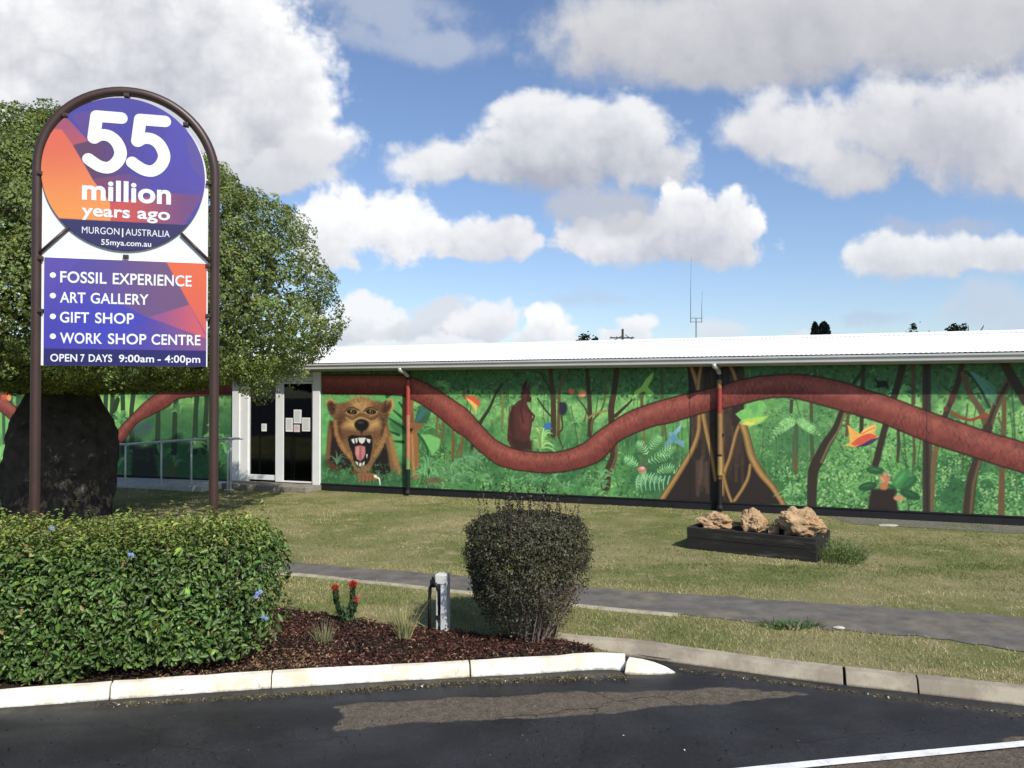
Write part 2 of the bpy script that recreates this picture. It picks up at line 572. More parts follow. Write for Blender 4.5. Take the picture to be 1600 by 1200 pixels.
def lawn_material():
    m = bpy.data.materials.new('mown_lawn'); m.use_nodes = True
    nt = m.node_tree; b = NB(nt); p = nt.nodes['Principled BSDF']
    tc = nt.nodes.new('ShaderNodeTexCoord'); v = tc.outputs['Object']
    n1 = b.noise(v, 0.55, 5, 0.6); n2 = b.noise(v, 3.0, 6, 0.65); n3 = b.noise(v, 45, 5, 0.7)
    c = b.mix(b.maprange(n1, 0.40, 0.60), (0.16, 0.175, 0.06, 1), (0.27, 0.24, 0.115, 1))
    c = b.mix(b.maprange(n2, 0.52, 0.68), c, (0.32, 0.27, 0.15, 1))
    c = b.vmath('MULTIPLY', c, _comb(nt, b.maprange(n3, 0.3, 0.7, 0.6, 1.4, False)))
    b._in(p.inputs['Base Color'], c)
    p.inputs['Roughness'].default_value = 0.95; p.inputs['Specular IOR Level'].default_value = 0.1
    bn = nt.nodes.new('ShaderNodeBump'); bn.inputs['Strength'].default_value = 0.8; bn.inputs['Distance'].default_value = 0.03
    nt.links.new(b.noise(v, 60, 5, 0.7), bn.inputs['Height']); nt.links.new(bn.outputs[0], p.inputs['Normal'])
    return m


fill_poly('lawn', front + [Vector((400, -60, 0)), Vector((400, 700, 0)), Vector((-400, 700, 0)), Vector((-400, 9.5, 0))], 0.0, lawn_material())
fill_poly('road', [(-400, -300), (400, -300), (400, 60), (-400, 60)], ROADZ - 0.012, mat('old_asphalt', (0.035, 0.035, 0.037), 0.75, 0.3, var=0.2, vscale=3, bump=0.5, bscale=150))

# wet and dry patches of the car park surface, as a dense sheet with a wetness value per vertex
DRY = [[G(x, y, ROADZ) for x, y in pl] for pl in (
    [(530, 1104), (600, 1097), (740, 1089), (900, 1081), (1010, 1080), (1150, 1076), (1240, 1081), (1272, 1086), (1180, 1096), (1040, 1103), (960, 1111), (840, 1122), (700, 1126), (600, 1134), (528, 1141), (520, 1136), (538, 1128), (540, 1118)],
    [(1180, 1215), (1330, 1192), (1480, 1176), (1640, 1166), (1640, 1230), (1180, 1240)],
    [(1560, 1166), (1580, 1150), (1640, 1142), (1640, 1160)])]
GUT = [[G(x, y, ROADZ) for x, y in [(-300, 1135), (0, 1112), (420, 1086), (700, 1066), (980, 1055), (1050, 1052)]],
       [G(x, y, ROADZ) for x, y in [(1060, 1040), (1200, 1062), (1300, 1077), (1450, 1098), (1600, 1118), (1900, 1158)]]]
nx, ny = 900, 330
X, Y = np.meshgrid(np.linspace(-4.6, 6.4, nx), np.linspace(3.4, 7.4, ny))
wob = (vnoise(X * 5, Y * 7, 3, 6, 0.62) - 0.5) * 0.26
dry = np.zeros(X.shape)
for pl in DRY:
    d = poly_dist(X, Y, pl) * np.where(in_poly(X, Y, pl), 1, -1) + wob * 0.5
    dry = np.maximum(dry, np.clip(d / 0.016 + 0.5, 0, 1))
grime = np.zeros(X.shape)
for ln in GUT:
    d = poly_dist(X, Y, ln, False) + (vnoise(X * 9, Y * 9, 8) - 0.5) * 0.10
    grime = np.maximum(grime, np.clip(1 - d / 0.09, 0, 1))
Z = ROADZ + (vnoise(X * 1.2, Y * 1.2, 5, 3) - 0.5) * 0.012
idx = np.arange(nx * ny).reshape(ny, nx)
quads = np.stack([idx[:-1, :-1], idx[:-1, 1:], idx[1:, 1:], idx[1:, :-1]], -1).reshape(-1, 4)


def road_material():
    m = bpy.data.materials.new('damp_asphalt'); m.use_nodes = True
    nt = m.node_tree; b = NB(nt); p = nt.nodes['Principled BSDF']
    tc = nt.nodes.new('ShaderNodeTexCoord'); v = tc.outputs['Object']
    def at(nm):
        a = nt.nodes.new('ShaderNodeAttribute'); a.attribute_name = nm; return a.outputs['Fac']
    d, g = at('dry'), at('grime')
    n1 = b.noise(v, 1.6, 5, 0.6); n2 = b.noise(v, 120, 4, 0.75); n3 = b.noise(v, 14, 5, 0.6)
    blot = b.noise(b.vmath('MULTIPLY', v, (0.5, 1.6, 1)), 1.1, 5, 0.6)
    wet = b.mix(b.maprange(n1, 0.35, 0.65), (0.0105, 0.0102, 0.0105, 1), (0.022, 0.0222, 0.0232, 1))
    dr = b.mix(b.maprange(n3, 0.35, 0.65), (0.085, 0.070, 0.053, 1), (0.11, 0.092, 0.070, 1))
    c = b.mix(d, wet, dr)
    c = b.mix(b.math('MULTIPLY', g, b.maprange(n3, 0.35, 0.55)), c, (0.045, 0.038, 0.022, 1))
    grain = b.maprange(n2, 0.32, 0.68, 0.45, 1.6, False)
    n4 = b.noise(v, 58, 3, 0.8)
    c = b.vmath('MULTIPLY', c, _comb(nt, b.math('MULTIPLY', grain, b.maprange(n4, 0.35, 0.66, 0.7, 1.45, False))))
    cr = b.voronoi(b.vmath('ADD', v, b.vmath('MULTIPLY', b.noise(v, 3, 4, 0.6, out='Color'), (0.25, 0.25, 0))), 0.55, 0, 0.5, feature='DISTANCE_TO_EDGE')
    c = b.mix(b.maprange(cr, 0.004, 0.0015, 0.0, 0.7), c, (0.006, 0.006, 0.006, 1))
    b._in(p.inputs['Base Color'], c)
    r = b.math('ADD', b.maprange(blot, 0.38, 0.62, 0.42, 0.66), b.math('MULTIPLY', d, 0.4), clamp=True)
    b._in(p.inputs['Roughness'], r)
    b._in(p.inputs['Specular IOR Level'], b.math('SUBTRACT', 0.42, b.math('MULTIPLY', d, 0.3)))
    bn = nt.nodes.new('ShaderNodeBump'); bn.inputs['Strength'].default_value = 0.55; bn.inputs['Distance'].default_value = 0.006
    nt.links.new(n2, bn.inputs['Height']); nt.links.new(bn.outputs[0], p.inputs['Normal'])
    return m


o = mesh_np('road_surface', np.stack([X, Y, Z], -1).reshape(-1, 3), quads, road_material(), smooth=True, extra={'dry': dry.ravel(), 'grime': grime.ravel()})
o['kind'] = 'structure'

# painted bay line
ml = mat('worn_line_paint', (0.72, 0.72, 0.70), 0.7, 0.3, var=0.2, vscale=12, color2=(0.25, 0.25, 0.25), c2scale=25, c2lo=0.60, c2hi=0.7)
top = [G(x, y, ROADZ + 0.012) for x, y in [(1080, 1207), (1160, 1199), (1300, 1185), (1450, 1171), (1600, 1157), (1900, 1128)]]
bot = [G(x, y, ROADZ + 0.012) for x, y in [(1900, 1138), (1600, 1166), (1450, 1181), (1300, 1195), (1240, 1201), (1150, 1210)]]
fill_poly('road_marking', top + bot, ROADZ + 0.012, ml)

# footpath: asphalt ribbon across the lawn, with a pale edge strip on the near side
up_px = [(-800, 800), (-200, 836), (200, 862), (420, 877), (470, 880), (560, 888), (700, 899), (850, 913), (1000, 924), (1150, 934), (1300, 944), (1420, 952), (1500, 958), (1600, 966), (2200, 1015)]
lo_px = [(2200, 1092), (1600, 1018), (1500, 1003), (1420, 994), (1300, 984), (1150, 970), (1000, 955), (900, 945), (800, 933), (690, 921), (600, 911), (500, 900), (430, 894), (200, 874), (-200, 846), (-800, 806)]
path_poly = [G(x, y) for x, y in up_px + lo_px]
RNGp = random.Random(4)
up_l = smooth_line([G(x, y) for x, y in up_px], 6); lo_l = smooth_line([G(x, y) for x, y in lo_px], 6)
jit = lambda L: [p + Vector((0, RNGp.uniform(-0.035, 0.035), 0)) for p in L]
fill_poly('footpath', jit(up_l) + jit(lo_l), 0.006, mat('path_asphalt', (0.15, 0.139, 0.122), 0.95, 0.08, var=0.28, vscale=5, bump=0.6, bscale=120, color2=(0.19, 0.165, 0.125), c2scale=1.8, c2lo=0.5, c2hi=0.7))
edge = [G(x, y) for x, y in [(430, 895), (500, 901), (560, 908), (600, 912), (650, 917), (690, 922), (750, 928), (800, 934), (900, 946), (1000, 956), (1060, 961)]]
MB().sweep(smooth_line(edge, 4), [(0.0, 0.0), (0.0, 0.018), (0.05, 0.018), (0.06, 0.0)]).build('path_edging', mat('pale_concrete', (0.34, 0.31, 0.235), 0.9, 0.2, var=0.3, vscale=9))['kind'] = 'structure'


def kerb_mat(name, c, c2, lo, hi, dark=0.3):
    m = bpy.data.materials.new(name); m.use_nodes = True
    nt = m.node_tree; b = NB(nt); p = nt.nodes['Principled BSDF']
    tc = nt.nodes.new('ShaderNodeTexCoord'); v = tc.outputs['Object']
    col = b.mix(b.maprange(b.noise(v, 2.2, 7, 0.7), lo, hi), c + (1,), c2 + (1,))
    col = b.mix(b.maprange(b.noise(v, 6.1, 7, 0.72), 0.59, 0.72), col, (0.26, 0.23, 0.17, 1))
    geo = nt.nodes.new('ShaderNodeSeparateXYZ'); nt.links.new(v, geo.inputs[0])
    foot = b.math('MULTIPLY', b.maprange(b.math('ADD', geo.outputs[2], b.math('MULTIPLY', b.noise(v, 20, 5, 0.6), 0.06)), -0.03, -0.062), 0.7)   # dirt splashed up from the gutter
    col = b.mix(foot, col, (0.10, 0.085, 0.06, 1))
    b._in(p.inputs['Base Color'], col)
    p.inputs['Roughness'].default_value = 0.85; p.inputs['Specular IOR Level'].default_value = 0.2
    bn = nt.nodes.new('ShaderNodeBump'); bn.inputs['Strength'].default_value = 0.5; bn.inputs['Distance'].default_value = 0.01
    nt.links.new(b.noise(v, 40, 6, 0.7), bn.inputs['Height']); nt.links.new(bn.outputs[0], p.inputs['Normal'])
    return m


mw = kerb_mat('painted_kerb', (0.76, 0.745, 0.68), (0.60, 0.54, 0.40), 0.40, 0.62)
mg = kerb_mat('concrete_kerb', (0.36, 0.315, 0.235), (0.24, 0.205, 0.155), 0.40, 0.62)
prof_w = [(-0.012, -0.16), (-0.012, 0.014), (0.0, 0.018), (0.045, 0.012), (0.066, 0.0), (0.088, -0.07), (0.092, -0.16)]
prof_g = [(-0.005, -0.16), (-0.005, 0.008), (0.005, 0.012), (0.075, 0.006), (0.105, -0.012), (0.150, -0.07), (0.155, -0.16)]


def kerb_run(line, prof, cuts, m, gap=0.012, wide=()):
    """cast pieces of kerb with open joints between them, as one kerb"""
    L = [0.0]
    for a, b_ in zip(line, line[1:]): L.append(L[-1] + (b_ - a).length)
    def at(s):
        for i in range(len(L) - 1):
            if L[i + 1] >= s: return line[i].lerp(line[i + 1], (s - L[i]) / max(1e-9, L[i + 1] - L[i]))
        return line[-1]
    mb = MB()
    cuts = sorted(cuts)
    for a, b_ in zip(cuts, cuts[1:]):
        if a in wide: a += 0.008
        n = max(3, int((b_ - a) / 0.12))
        pts = [at(a + gap / 2 + (b_ - a - gap) * i / (n - 1)) + Vector((0, RNGp.uniform(-.004, .004), RNGp.uniform(-.003, .003))) for i in range(n)]
        mb.sweep(pts, prof)
    return mb, L, at


def near_s(line, p):
    best, s0, s = 1e9, 0, 0
    for a, b_ in zip(line, line[1:]):
        d = ((a + b_) / 2 - p).length
        if d < best: best, s0 = d, s + (b_ - a).length / 2
        s += (b_ - a).length
    return s0


tot = sum((b_ - a).length for a, b_ in zip(wk_back, wk_back[1:]))
cuts = [0] + [near_s(wk_back, G(x, y)) for x, y in [(-420, 1112), (188, 1067), (418, 1052), (745, 1034)]] + [tot]
mb, _, _ = kerb_run(wk_back, prof_w, cuts, mw)
# the tapered nose, a broken-off last piece
nose_b = [(983, 1026), (1003, 1029), (1022, 1034), (1040, 1041), (1054, 1049)]
nose_f = [(976, 1053), (998, 1053.5), (1018, 1053.5), (1038, 1053), (1055, 1051.5)]
vs, fs = [], []
for i, (bq, fq) in enumerate(zip(nose_b, nose_f)):
    h_ = 0.094 * (1 - (i / 4) ** 1.5) + 0.006
    zt_ = ROADZ + h_
    b0, f0 = G(*bq, zt_), G(*fq, ROADZ)
    f0 = Vector((f0.x, min(f0.y, b0.y - 0.02), 0))
    m0 = b0.lerp(f0, 0.6)
    vs += [(b0.x, b0.y + 0.01, -0.16), (b0.x, b0.y, zt_), (m0.x, m0.y, ROADZ + h_ * 0.78), (f0.x, f0.y, ROADZ + 0.012), (f0.x, f0.y, -0.16)]
for i in range(4):
    for k in range(5):
        k2 = (k + 1) % 5
        fs.append((i * 5 + k, i * 5 + k2, (i + 1) * 5 + k2, (i + 1) * 5 + k))
fs += [tuple(range(5)), tuple(range(24, 19, -1))]
mb.add(vs, fs)
mb.build('kerb', mw, bevel=0.004)['kind'] = 'structure'
totg = sum((b_ - a).length for a, b_ in zip(gk_back, gk_back[1:]))
cuts = [0.0] + [near_s(gk_back, G(x, y)) for x, y in [(1312, 1042), (1440, 1056), (2000, 1118)]] + [totg]
mb, _, _ = kerb_run(gk_back, prof_g, cuts, mg, 0.007, (cuts[1],))
mb.build('kerb', mg, bevel=0.004)['kind'] = 'structure'

fill_poly('gutter_slab', [G(x, y, -0.06) for x, y in [(860, 990), (930, 990), (1000, 999), (1070, 1013), (1048, 1030), (1012, 1025), (985, 1021), (930, 1017)]], -0.06, mat('gutter_concrete', (0.20, 0.165, 0.125), 0.9, 0.2, var=0.3, vscale=7, bump=0.5, bscale=60))
# garden bed
bed_px = [(-600, 1124), (-300, 1104), (0, 1081), (200, 1066), (400, 1053), (600, 1042), (750, 1034), (870, 1027), (930, 1021), (926, 1012), (890, 1003), (850, 998), (760, 994), (690, 985), (600, 976), (540, 966), (470, 955), (430, 950), (300, 925), (0, 915), (-600, 925)]
bed_poly = [G(x, y) for x, y in bed_px]
fill_poly('garden_bed', bed_poly, 0.008, mat('bark_soil', (0.035, 0.022, 0.016), 0.95, 0.1, var=0.4, vscale=25, bump=0.8, bscale=60))

# ---------------------------------------------------------------- the building
BA = G(500, 766); BB = G(1600, 822)
UD = (BB - BA).normalized()
BROT = math.atan2(UD.y, UD.x)
BN = Vector((UD.y, -UD.x, 0))          # outward, to the camera


def WP(x, y, out=0.0):
    """photo pixel -> (u, z) on the wall plane moved out by `out`"""
    d = ray(x, y)
    A = BA + BN * out
    t = (A - Vector((0, 0, H))).dot(BN) / d.dot(BN)
    q = Vector((0, 0, H)) + d * t
    return (q - A).dot(UD), q.z


DL = WP(366, 700)[0]; DR = 0.0          # door bay
DTOP = WP(440, 596)[1]
U0, U1 = -13.0, WP(1600, 700)[0] + 3.0
WT = 2.49                               # top of the wall under the soffit
PL = 0.13                               # black plinth
GUT_OUT = 0.345

bld = empty('visitor_centre', BA, BROT, 'long low building with a white corrugated roof and a rainforest snake mural along its wall', 'building')

m_wall = mat('painted_sheet_wall', (0.10, 0.22, 0.11), 0.8, 0.2)
m_white = mat('white_trim', (0.74, 0.74, 0.72), 0.45, 0.4, var=0.06, vscale=3)
m_roof = mat('white_roof_sheet', (0.88, 0.88, 0.87), 0.5, 0.5, var=0.03, vscale=0.8)
m_soffit = mat('grey_soffit', (0.36, 0.36, 0.33), 0.6, 0.3, var=0.08)
m_black = mat('black_plinth_paint', (0.012, 0.012, 0.014), 0.7, 0.3, var=0.3, vscale=4)
w = MB()
w.box(U0, 0.0, 0, DL - 0.02, 0.15, WT - 0.003); w.box(DR + 0.02, 0.0, 0, U1, 0.15, WT - 0.003); w.box(DL - 0.02, 0.0, DTOP + 0.01, DR + 0.02, 0.15, WT - 0.004)
w.box(U0, 0.15, 0, U0 + 0.15, 7.0, WT - 0.003); w.box(U1 - 0.15, 0.15, 0, U1, 7.0, WT - 0.003); w.box(U0, 7.0, 0, U1, 7.15, WT - 0.003)
w.build('wall', m_wall, bld)
p = MB(); p.box(U0, -0.018, 0, DL - 0.03, -0.001, PL); p.box(DR + 0.03, -0.018, 0, U1, -0.001, PL)
p.box(DR + 0.03, -0.03, PL, U1, -0.001, PL + 0.022)
p.build('plinth', m_black, bld)

# roof: corrugated sheets, 10 degree pitch
pitch = math.tan(R(10)); EY, RY = -GUT_OUT + 0.03, 2.42
ZE = 2.655
us = np.arange(U0 - 0.4, U1 + 0.4, 0.076 / 5)
ph = 0.0035 * np.sin(us / 0.076 * 2 * math.pi)
rows = [(EY, ZE), (1.0, ZE + (1.0 - EY) * pitch), (RY, ZE + (RY - EY) * pitch), (5.0, ZE + (RY - EY - (5.0 - RY)) * pitch), (7.6, ZE + (RY - EY - (7.6 - RY)) * pitch)]
V = np.concatenate([np.stack([us, np.full(len(us), y), z + ph], 1) for y, z in rows])
n = len(us); base = np.arange(n - 1)
Fq = np.concatenate([np.stack([base + i * n, base + 1 + i * n, base + 1 + (i + 1) * n, base + (i + 1) * n], 1) for i in range(len(rows) - 1)])
rf = mesh_np('roof', V, Fq, m_roof, parent=bld, smooth=True)
g = MB()
zr = ZE + (RY - EY) * pitch
g.prism_x([(RY - 0.16, zr - 0.0235), (RY - 0.02, zr + 0.030), (RY + 0.02, zr + 0.030), (RY + 0.16, zr - 0.0235), (RY, zr + 0.012)], U0 - 0.4, U1 + 0.4)
g.build('ridge_cap', m_roof, rf)
# gutter (quad profile), fascia, soffit
g = MB()
o_ = -GUT_OUT
g.prism_x([(o_, 2.635), (o_ - 0.012, 2.630), (o_ - 0.012, 2.605), (o_ + 0.004, 2.600), (o_ + 0.012, 2.560), (o_ + 0.012, 2.535), (o_ + 0.028, 2.520), (o_ + 0.105, 2.520), (o_ + 0.105, 2.600), (o_ + 0.098, 2.600), (o_ + 0.098, 2.528), (o_ + 0.034, 2.528), (o_ + 0.018, 2.545), (o_ + 0.012, 2.610), (o_ - 0.004, 2.615), (o_ - 0.004, 2.628)], U0 - 0.4, U1 + 0.4)
g.build('gutter', mat('gutter_paint', (0.50, 0.50, 0.47), 0.42, 0.4, var=0.07, vscale=2), bld)
f = MB(); f.box(U0 - 0.38, o_ + 0.107, 2.494, U1 + 0.38, o_ + 0.125, 2.632); f.build('fascia', m_soffit, bld)
s = MB(); s.box(U0 - 0.36, o_ + 0.127, WT, U1 + 0.36, 0.16, WT + 0.012)
s.box(U0, 0.165, WT - 0.002, U1, 7.15, WT + 0.012); s.build('soffit', m_soffit, bld)

# ------------------------------------------------ the mural, painted cell by cell on the wall face
RES = 0.0095
NU, NV = int((U1 - U0) / RES) + 1, int((WT - PL) / RES) + 1
uu = np.linspace(U0, U1, NU); vv = np.linspace(PL, WT, NV)
UU, VV = np.meshgrid(uu, vv)
DU, DV = uu[1] - uu[0], vv[1] - vv[0]
CV = np.zeros((NV, NU, 3))


def Z3(a, b): return (a / 4, 580 + b / 4)
def Z4(a, b): return (340 + a / 4, 540 + b / 4)
def Z5(a, b): return (700 + a / 4, 540 + b / 4)
def Z6(a, b): return (1000 + a / 5, 540 + b / 5)
def Z7(a, b): return (1280 + a / 5, 540 + b / 5)
def Z8(a, b): return (480 + a / 7.06, 600 + b / 7.06)
def ID(a, b): return (a, b)


def box_of(pts, pad):
    xs = [p[0] for p in pts]; ys = [p[1] for p in pts]
    i0 = max(0, int((min(xs) - pad - U0) / DU)); i1 = min(NU, int((max(xs) + pad - U0) / DU) + 2)
    j0 = max(0, int((min(ys) - pad - PL) / DV)); j1 = min(NV, int((max(ys) + pad - PL) / DV) + 2)
    return i0, i1, j0, j1


def blend(i0, i1, j0, j1, a, col):
    a = a[..., None]
    CV[j0:j1, i0:i1] = CV[j0:j1, i0:i1] * (1 - a) + a * np.asarray(col)


def rgb(c):
    c = np.asarray(c, float)
    return c / 255.0 if c.max() > 1.001 else c


def pfill(pts, col, f=ID, soft=0.012, alpha=1.0, wall=False):
    P = pts if wall else [WP(*f(*p)) for p in pts]
    i0, i1, j0, j1 = box_of(P, soft * 2)
    if i1 <= i0 or j1 <= j0: return
    x, y = UU[j0:j1, i0:i1], VV[j0:j1, i0:i1]
    d = poly_dist(x, y, P) * np.where(in_poly(x, y, P), 1, -1)
    blend(i0, i1, j0, j1, np.clip(d / soft + 0.5, 0, 1) * alpha, rgb(col))


def pstroke(pts, wpx, col, f=ID, soft=0.010, alpha=1.0, wall=False, curve=False):
    """polyline stroke; width in photo pixels (single or per point)"""
    src = pts if wall else [f(*p) for p in pts]
    ws = list(wpx) if isinstance(wpx, (list, tuple)) else [wpx] * len(src)
    if curve and len(src) > 2:
        q = smooth_line([(p[0], p[1], w_) for p, w_ in zip(src, ws)], 6)
        src = [(v.x, v.y) for v in q]; ws = [v.z for v in q]
    if wall:
        P = src; r = [w_ / 2 for w_ in ws]
    else:
        P = [WP(*p) for p in src]
        r = [0.5 * w_ * abs(WP(p[0], p[1] + 0.5)[1] - WP(p[0], p[1] - 0.5)[1]) for p, w_ in zip(src, ws)]
    i0, i1, j0, j1 = box_of(P, max(r) + soft * 2)
    if i1 <= i0 or j1 <= j0: return
    x, y = UU[j0:j1, i0:i1], VV[j0:j1, i0:i1]
    best = np.full(x.shape, -1e9)
    for k in range(len(P) - 1):
        (x0, y0), (x1, y1) = P[k], P[k + 1]
        dx, dy = x1 - x0, y1 - y0
        t = np.clip(((x - x0) * dx + (y - y0) * dy) / (dx * dx + dy * dy + 1e-12), 0, 1)
        best = np.maximum(best, r[k] * (1 - t) + r[k + 1] * t - np.hypot(x - x0 - t * dx, y - y0 - t * dy))
    blend(i0, i1, j0, j1, np.clip(best / soft + 0.5, 0, 1) * alpha, rgb(col))


def pell(c, rx, ry, col, f=ID, rot=0.0, soft=0.25, alpha=1.0):
    """soft ellipse, radii in zoom units of f"""
    n = 20; cr, sr = math.cos(rot), math.sin(rot)
    pts = []
    for k in range(n):
        a = 2 * math.pi * k / n
        ex, ey = rx * math.cos(a), ry * math.sin(a)
        pts.append((c[0] + ex * cr - ey * sr, c[1] + ex * sr + ey * cr))
    P = [WP(*f(*p)) for p in pts]
    sz = min(max(p[0] for p in P) - min(p[0] for p in P), max(p[1] for p in P) - min(p[1] for p in P))
    pfill(P, col, soft=max(0.01, sz * soft), alpha=alpha, wall=True)


def dabs(n, box, cols, size=(0.02, 0.05), asp=0.5, alpha=(0.4, 0.9), ang=None, mask=None, clump=0.0):
    """n brush dabs in a wall-space box (u0,v0,u1,v1)"""
    u0, v0, u1, v1 = box
    for _ in range(n):
        u, v = RNG.uniform(u0, u1), RNG.uniform(v0, v1)
        if clump and vnoise(np.array(u * 2.2), np.array(v * 2.2), 31, 2) < clump: continue
        s = RNG.uniform(*size); a = RNG.uniform(0, math.pi) if ang is None else RNG.normal(*ang)
        i0, i1, j0, j1 = box_of([(u, v)], s)
        if i1 <= i0 or j1 <= j0: continue
        x, y = UU[j0:j1, i0:i1] - u, VV[j0:j1, i0:i1] - v
        xr = x * math.cos(a) + y * math.sin(a); yr = -x * math.sin(a) + y * math.cos(a)
        d = 1 - np.hypot(xr / s, yr / (s * asp))
        al = np.clip(d * 3, 0, 1) * RNG.uniform(*alpha)
        if mask is not None and not mask(u, v): continue
        blend(i0, i1, j0, j1, al, rgb(cols[RNG.integers(len(cols))]) * RNG.uniform(0.88, 1.1))


def frond(p0, p1, f, n=12, L=26, col=(120, 190, 130), w=2.2, sag=0.25, stem=(70, 120, 75)):
    n = max(6, int(n * 0.72)); w = w * 1.15; col = np.array(col) * np.array([1.12, 1.10, 1.04])
    """a fern frond: a curved rib with leaflets either side"""
    p0, p1 = Vector((*p0, 0)), Vector((*p1, 0))
    m = (p0 + p1) / 2 + Vector((0, -sag * (p1 - p0).length, 0))
    rib = [p0 * (1 - t) ** 2 + m * 2 * t * (1 - t) + p1 * t * t for t in [i / n for i in range(n + 1)]]
    pstroke([(q.x, q.y) for q in rib], w, stem, f)
    for i in range(1, n):
        t = (rib[i + 1] - rib[i - 1]).normalized(); nrm = Vector((-t.y, t.x, 0))
        l = L * math.sin(math.pi * (0.12 + 0.85 * i / n))
        for sgn in (1, -1):
            e = rib[i] + (nrm * sgn * 0.85 + t * 0.45) * l
            pstroke([(rib[i].x, rib[i].y), (e.x, e.y + l * 0.15)], [w, w * 0.4], np.array(col) * RNG.uniform(0.8, 1.12), f, alpha=0.9)


def grass_spray(c, f, n=22, L=130, col=(130, 200, 120), spread=1.2, w=4):
    for _ in range(n):
        a = RNG.normal(0, spread * 0.5); l = L * RNG.uniform(0.5, 1.05)
        e = (c[0] + math.sin(a) * l, c[1] - math.cos(a) * l * 0.9 + abs(math.sin(a)) * l * 0.35)
        mid = (c[0] + math.sin(a) * l * 0.45, c[1] - math.cos(a) * l * 0.7)
        pstroke([c, mid, e], [w, w * 0.8, w * 0.3], np.array(col) * RNG.uniform(0.65, 1.15), f, alpha=0.9, curve=True)


def paint_mural():
    global CV
    # background: greens, brighter in the clearings, darker canopy along the top
    vn = (VV - PL) / (WT - PL)
    n1 = vnoise(UU * 1.1, VV * 1.6, 21, 4); n2 = vnoise(UU * 5, VV * 6, 22, 5); n3 = vnoise(UU * 22, VV * 22, 23, 4)
    mid = np.array([92, 168, 84]) / 255; lt = np.array([142, 210, 118]) / 255; dk = np.array([44, 112, 62]) / 255; top = np.array([56, 112, 66]) / 255
    k = np.clip((n1 - 0.38) * 3.2, 0, 1)[..., None]
    CV[:] = mid * (1 - k) + dk * k
    glade = (np.exp(-((vn - 0.66) / 0.16) ** 2) * np.clip((n2 - 0.25) * 2.6, 0, 1) * 0.95)[..., None]
    CV[:] = CV * (1 - glade) + lt * glade
    cn = np.clip((vn - 0.80 + (n2 - 0.5) * 0.14) / 0.07, 0, 1)[..., None]
    CV[:] = CV * (1 - cn) + top * cn
    CV *= (0.86 + 0.28 * n3)[..., None]
    zt, zb = 1.92, 0.95
    darks = [(40, 86, 50), (48, 100, 58), (32, 72, 48), (62, 120, 68)]
    lights = [(120, 188, 104), (148, 206, 124), (94, 164, 86), (78, 142, 76), (168, 214, 144)]
    dabs(6500, (U0, zt, U1, WT), darks + [(62, 120, 75)], (0.02, 0.06), 0.5, (0.35, 0.8))
    dabs(900, (U0, zt, U1, WT), [(92, 156, 88), (110, 168, 98)], (0.015, 0.04), 0.5, (0.3, 0.7))
    dabs(5200, (U0, PL, U1, zb), [(40, 100, 60), (34, 84, 52), (60, 130, 76)], (0.02, 0.06), 0.5, (0.4, 0.8))
    dabs(5200, (0.2, PL, U1, zb), lights, (0.012, 0.035), 0.55, (0.4, 0.9), clump=0.42)
    ur = WP(1180, 700)[0]
    dabs(9000, (ur, PL, U1, 1.75), lights, (0.012, 0.032), 0.6, (0.4, 0.9), clump=0.36)
    dabs(2200, (ur, PL, U1, 1.75), [(44, 102, 60), (36, 86, 52)], (0.012, 0.035), 0.6, (0.4, 0.8))
    dabs(1600, (0, zb, ur, zt), [(90, 170, 95), (64, 140, 80), (120, 195, 110)], (0.02, 0.09), 0.25, (0.2, 0.5), ang=(1.57, 0.25))
    # far saplings and vines, thin and half lost in the green
    for _ in range(150):
        u_ = RNG.uniform(0.2, U1); v1_ = RNG.uniform(1.2, WT); v0_ = v1_ - RNG.uniform(0.4, 1.4); ln = RNG.normal(0, 0.12)
        pstroke([(u_, max(PL, v0_)), (u_ + ln * 0.4, (v0_ + v1_) / 2), (u_ + ln, v1_)], RNG.uniform(0.008, 0.028), [(40, 84, 52), (84, 104, 58), (60, 66, 42), (110, 150, 80), (34, 70, 46)][RNG.integers(5)], wall=True, alpha=RNG.uniform(0.35, 0.8), curve=True, soft=0.015)
    for _ in range(70):
        u_, v_ = RNG.uniform(0.3, U1), RNG.uniform(0.3, 2.2); s_ = RNG.uniform(0.1, 0.24); base_c = np.array([(70, 150, 84), (110, 190, 104), (50, 116, 66), (134, 206, 120)][RNG.integers(4)])
        for k in range(9):
            a_ = k / 9 * math.pi * 1.5 - 0.8 + RNG.normal(0, 0.12)
            pstroke([(u_, v_), (u_ + math.cos(a_) * s_ * 0.6, v_ + math.sin(a_) * s_ * 0.55), (u_ + math.cos(a_) * s_, v_ + math.sin(a_) * s_ * 0.6 - s_ * 0.25)], [0.012, 0.018, 0.004], base_c * RNG.uniform(0.8, 1.15), wall=True, alpha=0.7, curve=True)
    # left of the door: darker forest with a bright clearing
    dl = WP(366, 700)[0]
    pfill([(U0, PL), (dl, PL), (dl, 1.75), (U0, 1.75)], (34, 92, 58), alpha=0.62, wall=True, soft=0.2)
    pell((745, 235), 150, 110, (156, 232, 112), Z3, soft=0.5, alpha=0.95)
    pell((40, 330), 130, 120, (120, 205, 110), Z3, soft=0.6, alpha=0.8)
    for x in (660, 700, 770, 822, 990, 1095, 1225, 1290):
        pstroke([(x + RNG.uniform(-10, 20), 90), (x, 250), (x + RNG.uniform(-18, 8), 500)], [10, 9, 12], (34, 58, 40), Z3, alpha=0.9)
    pstroke([(735, 180), (690, 330)], 10, (40, 62, 40), Z3)
    for _ in range(16):
        x, y = RNG.uniform(740, 1460), RNG.uniform(200, 560)
        grass_spray((x, y + 60), Z3, 9, 80, (90, 165, 95), 1.6, 5)
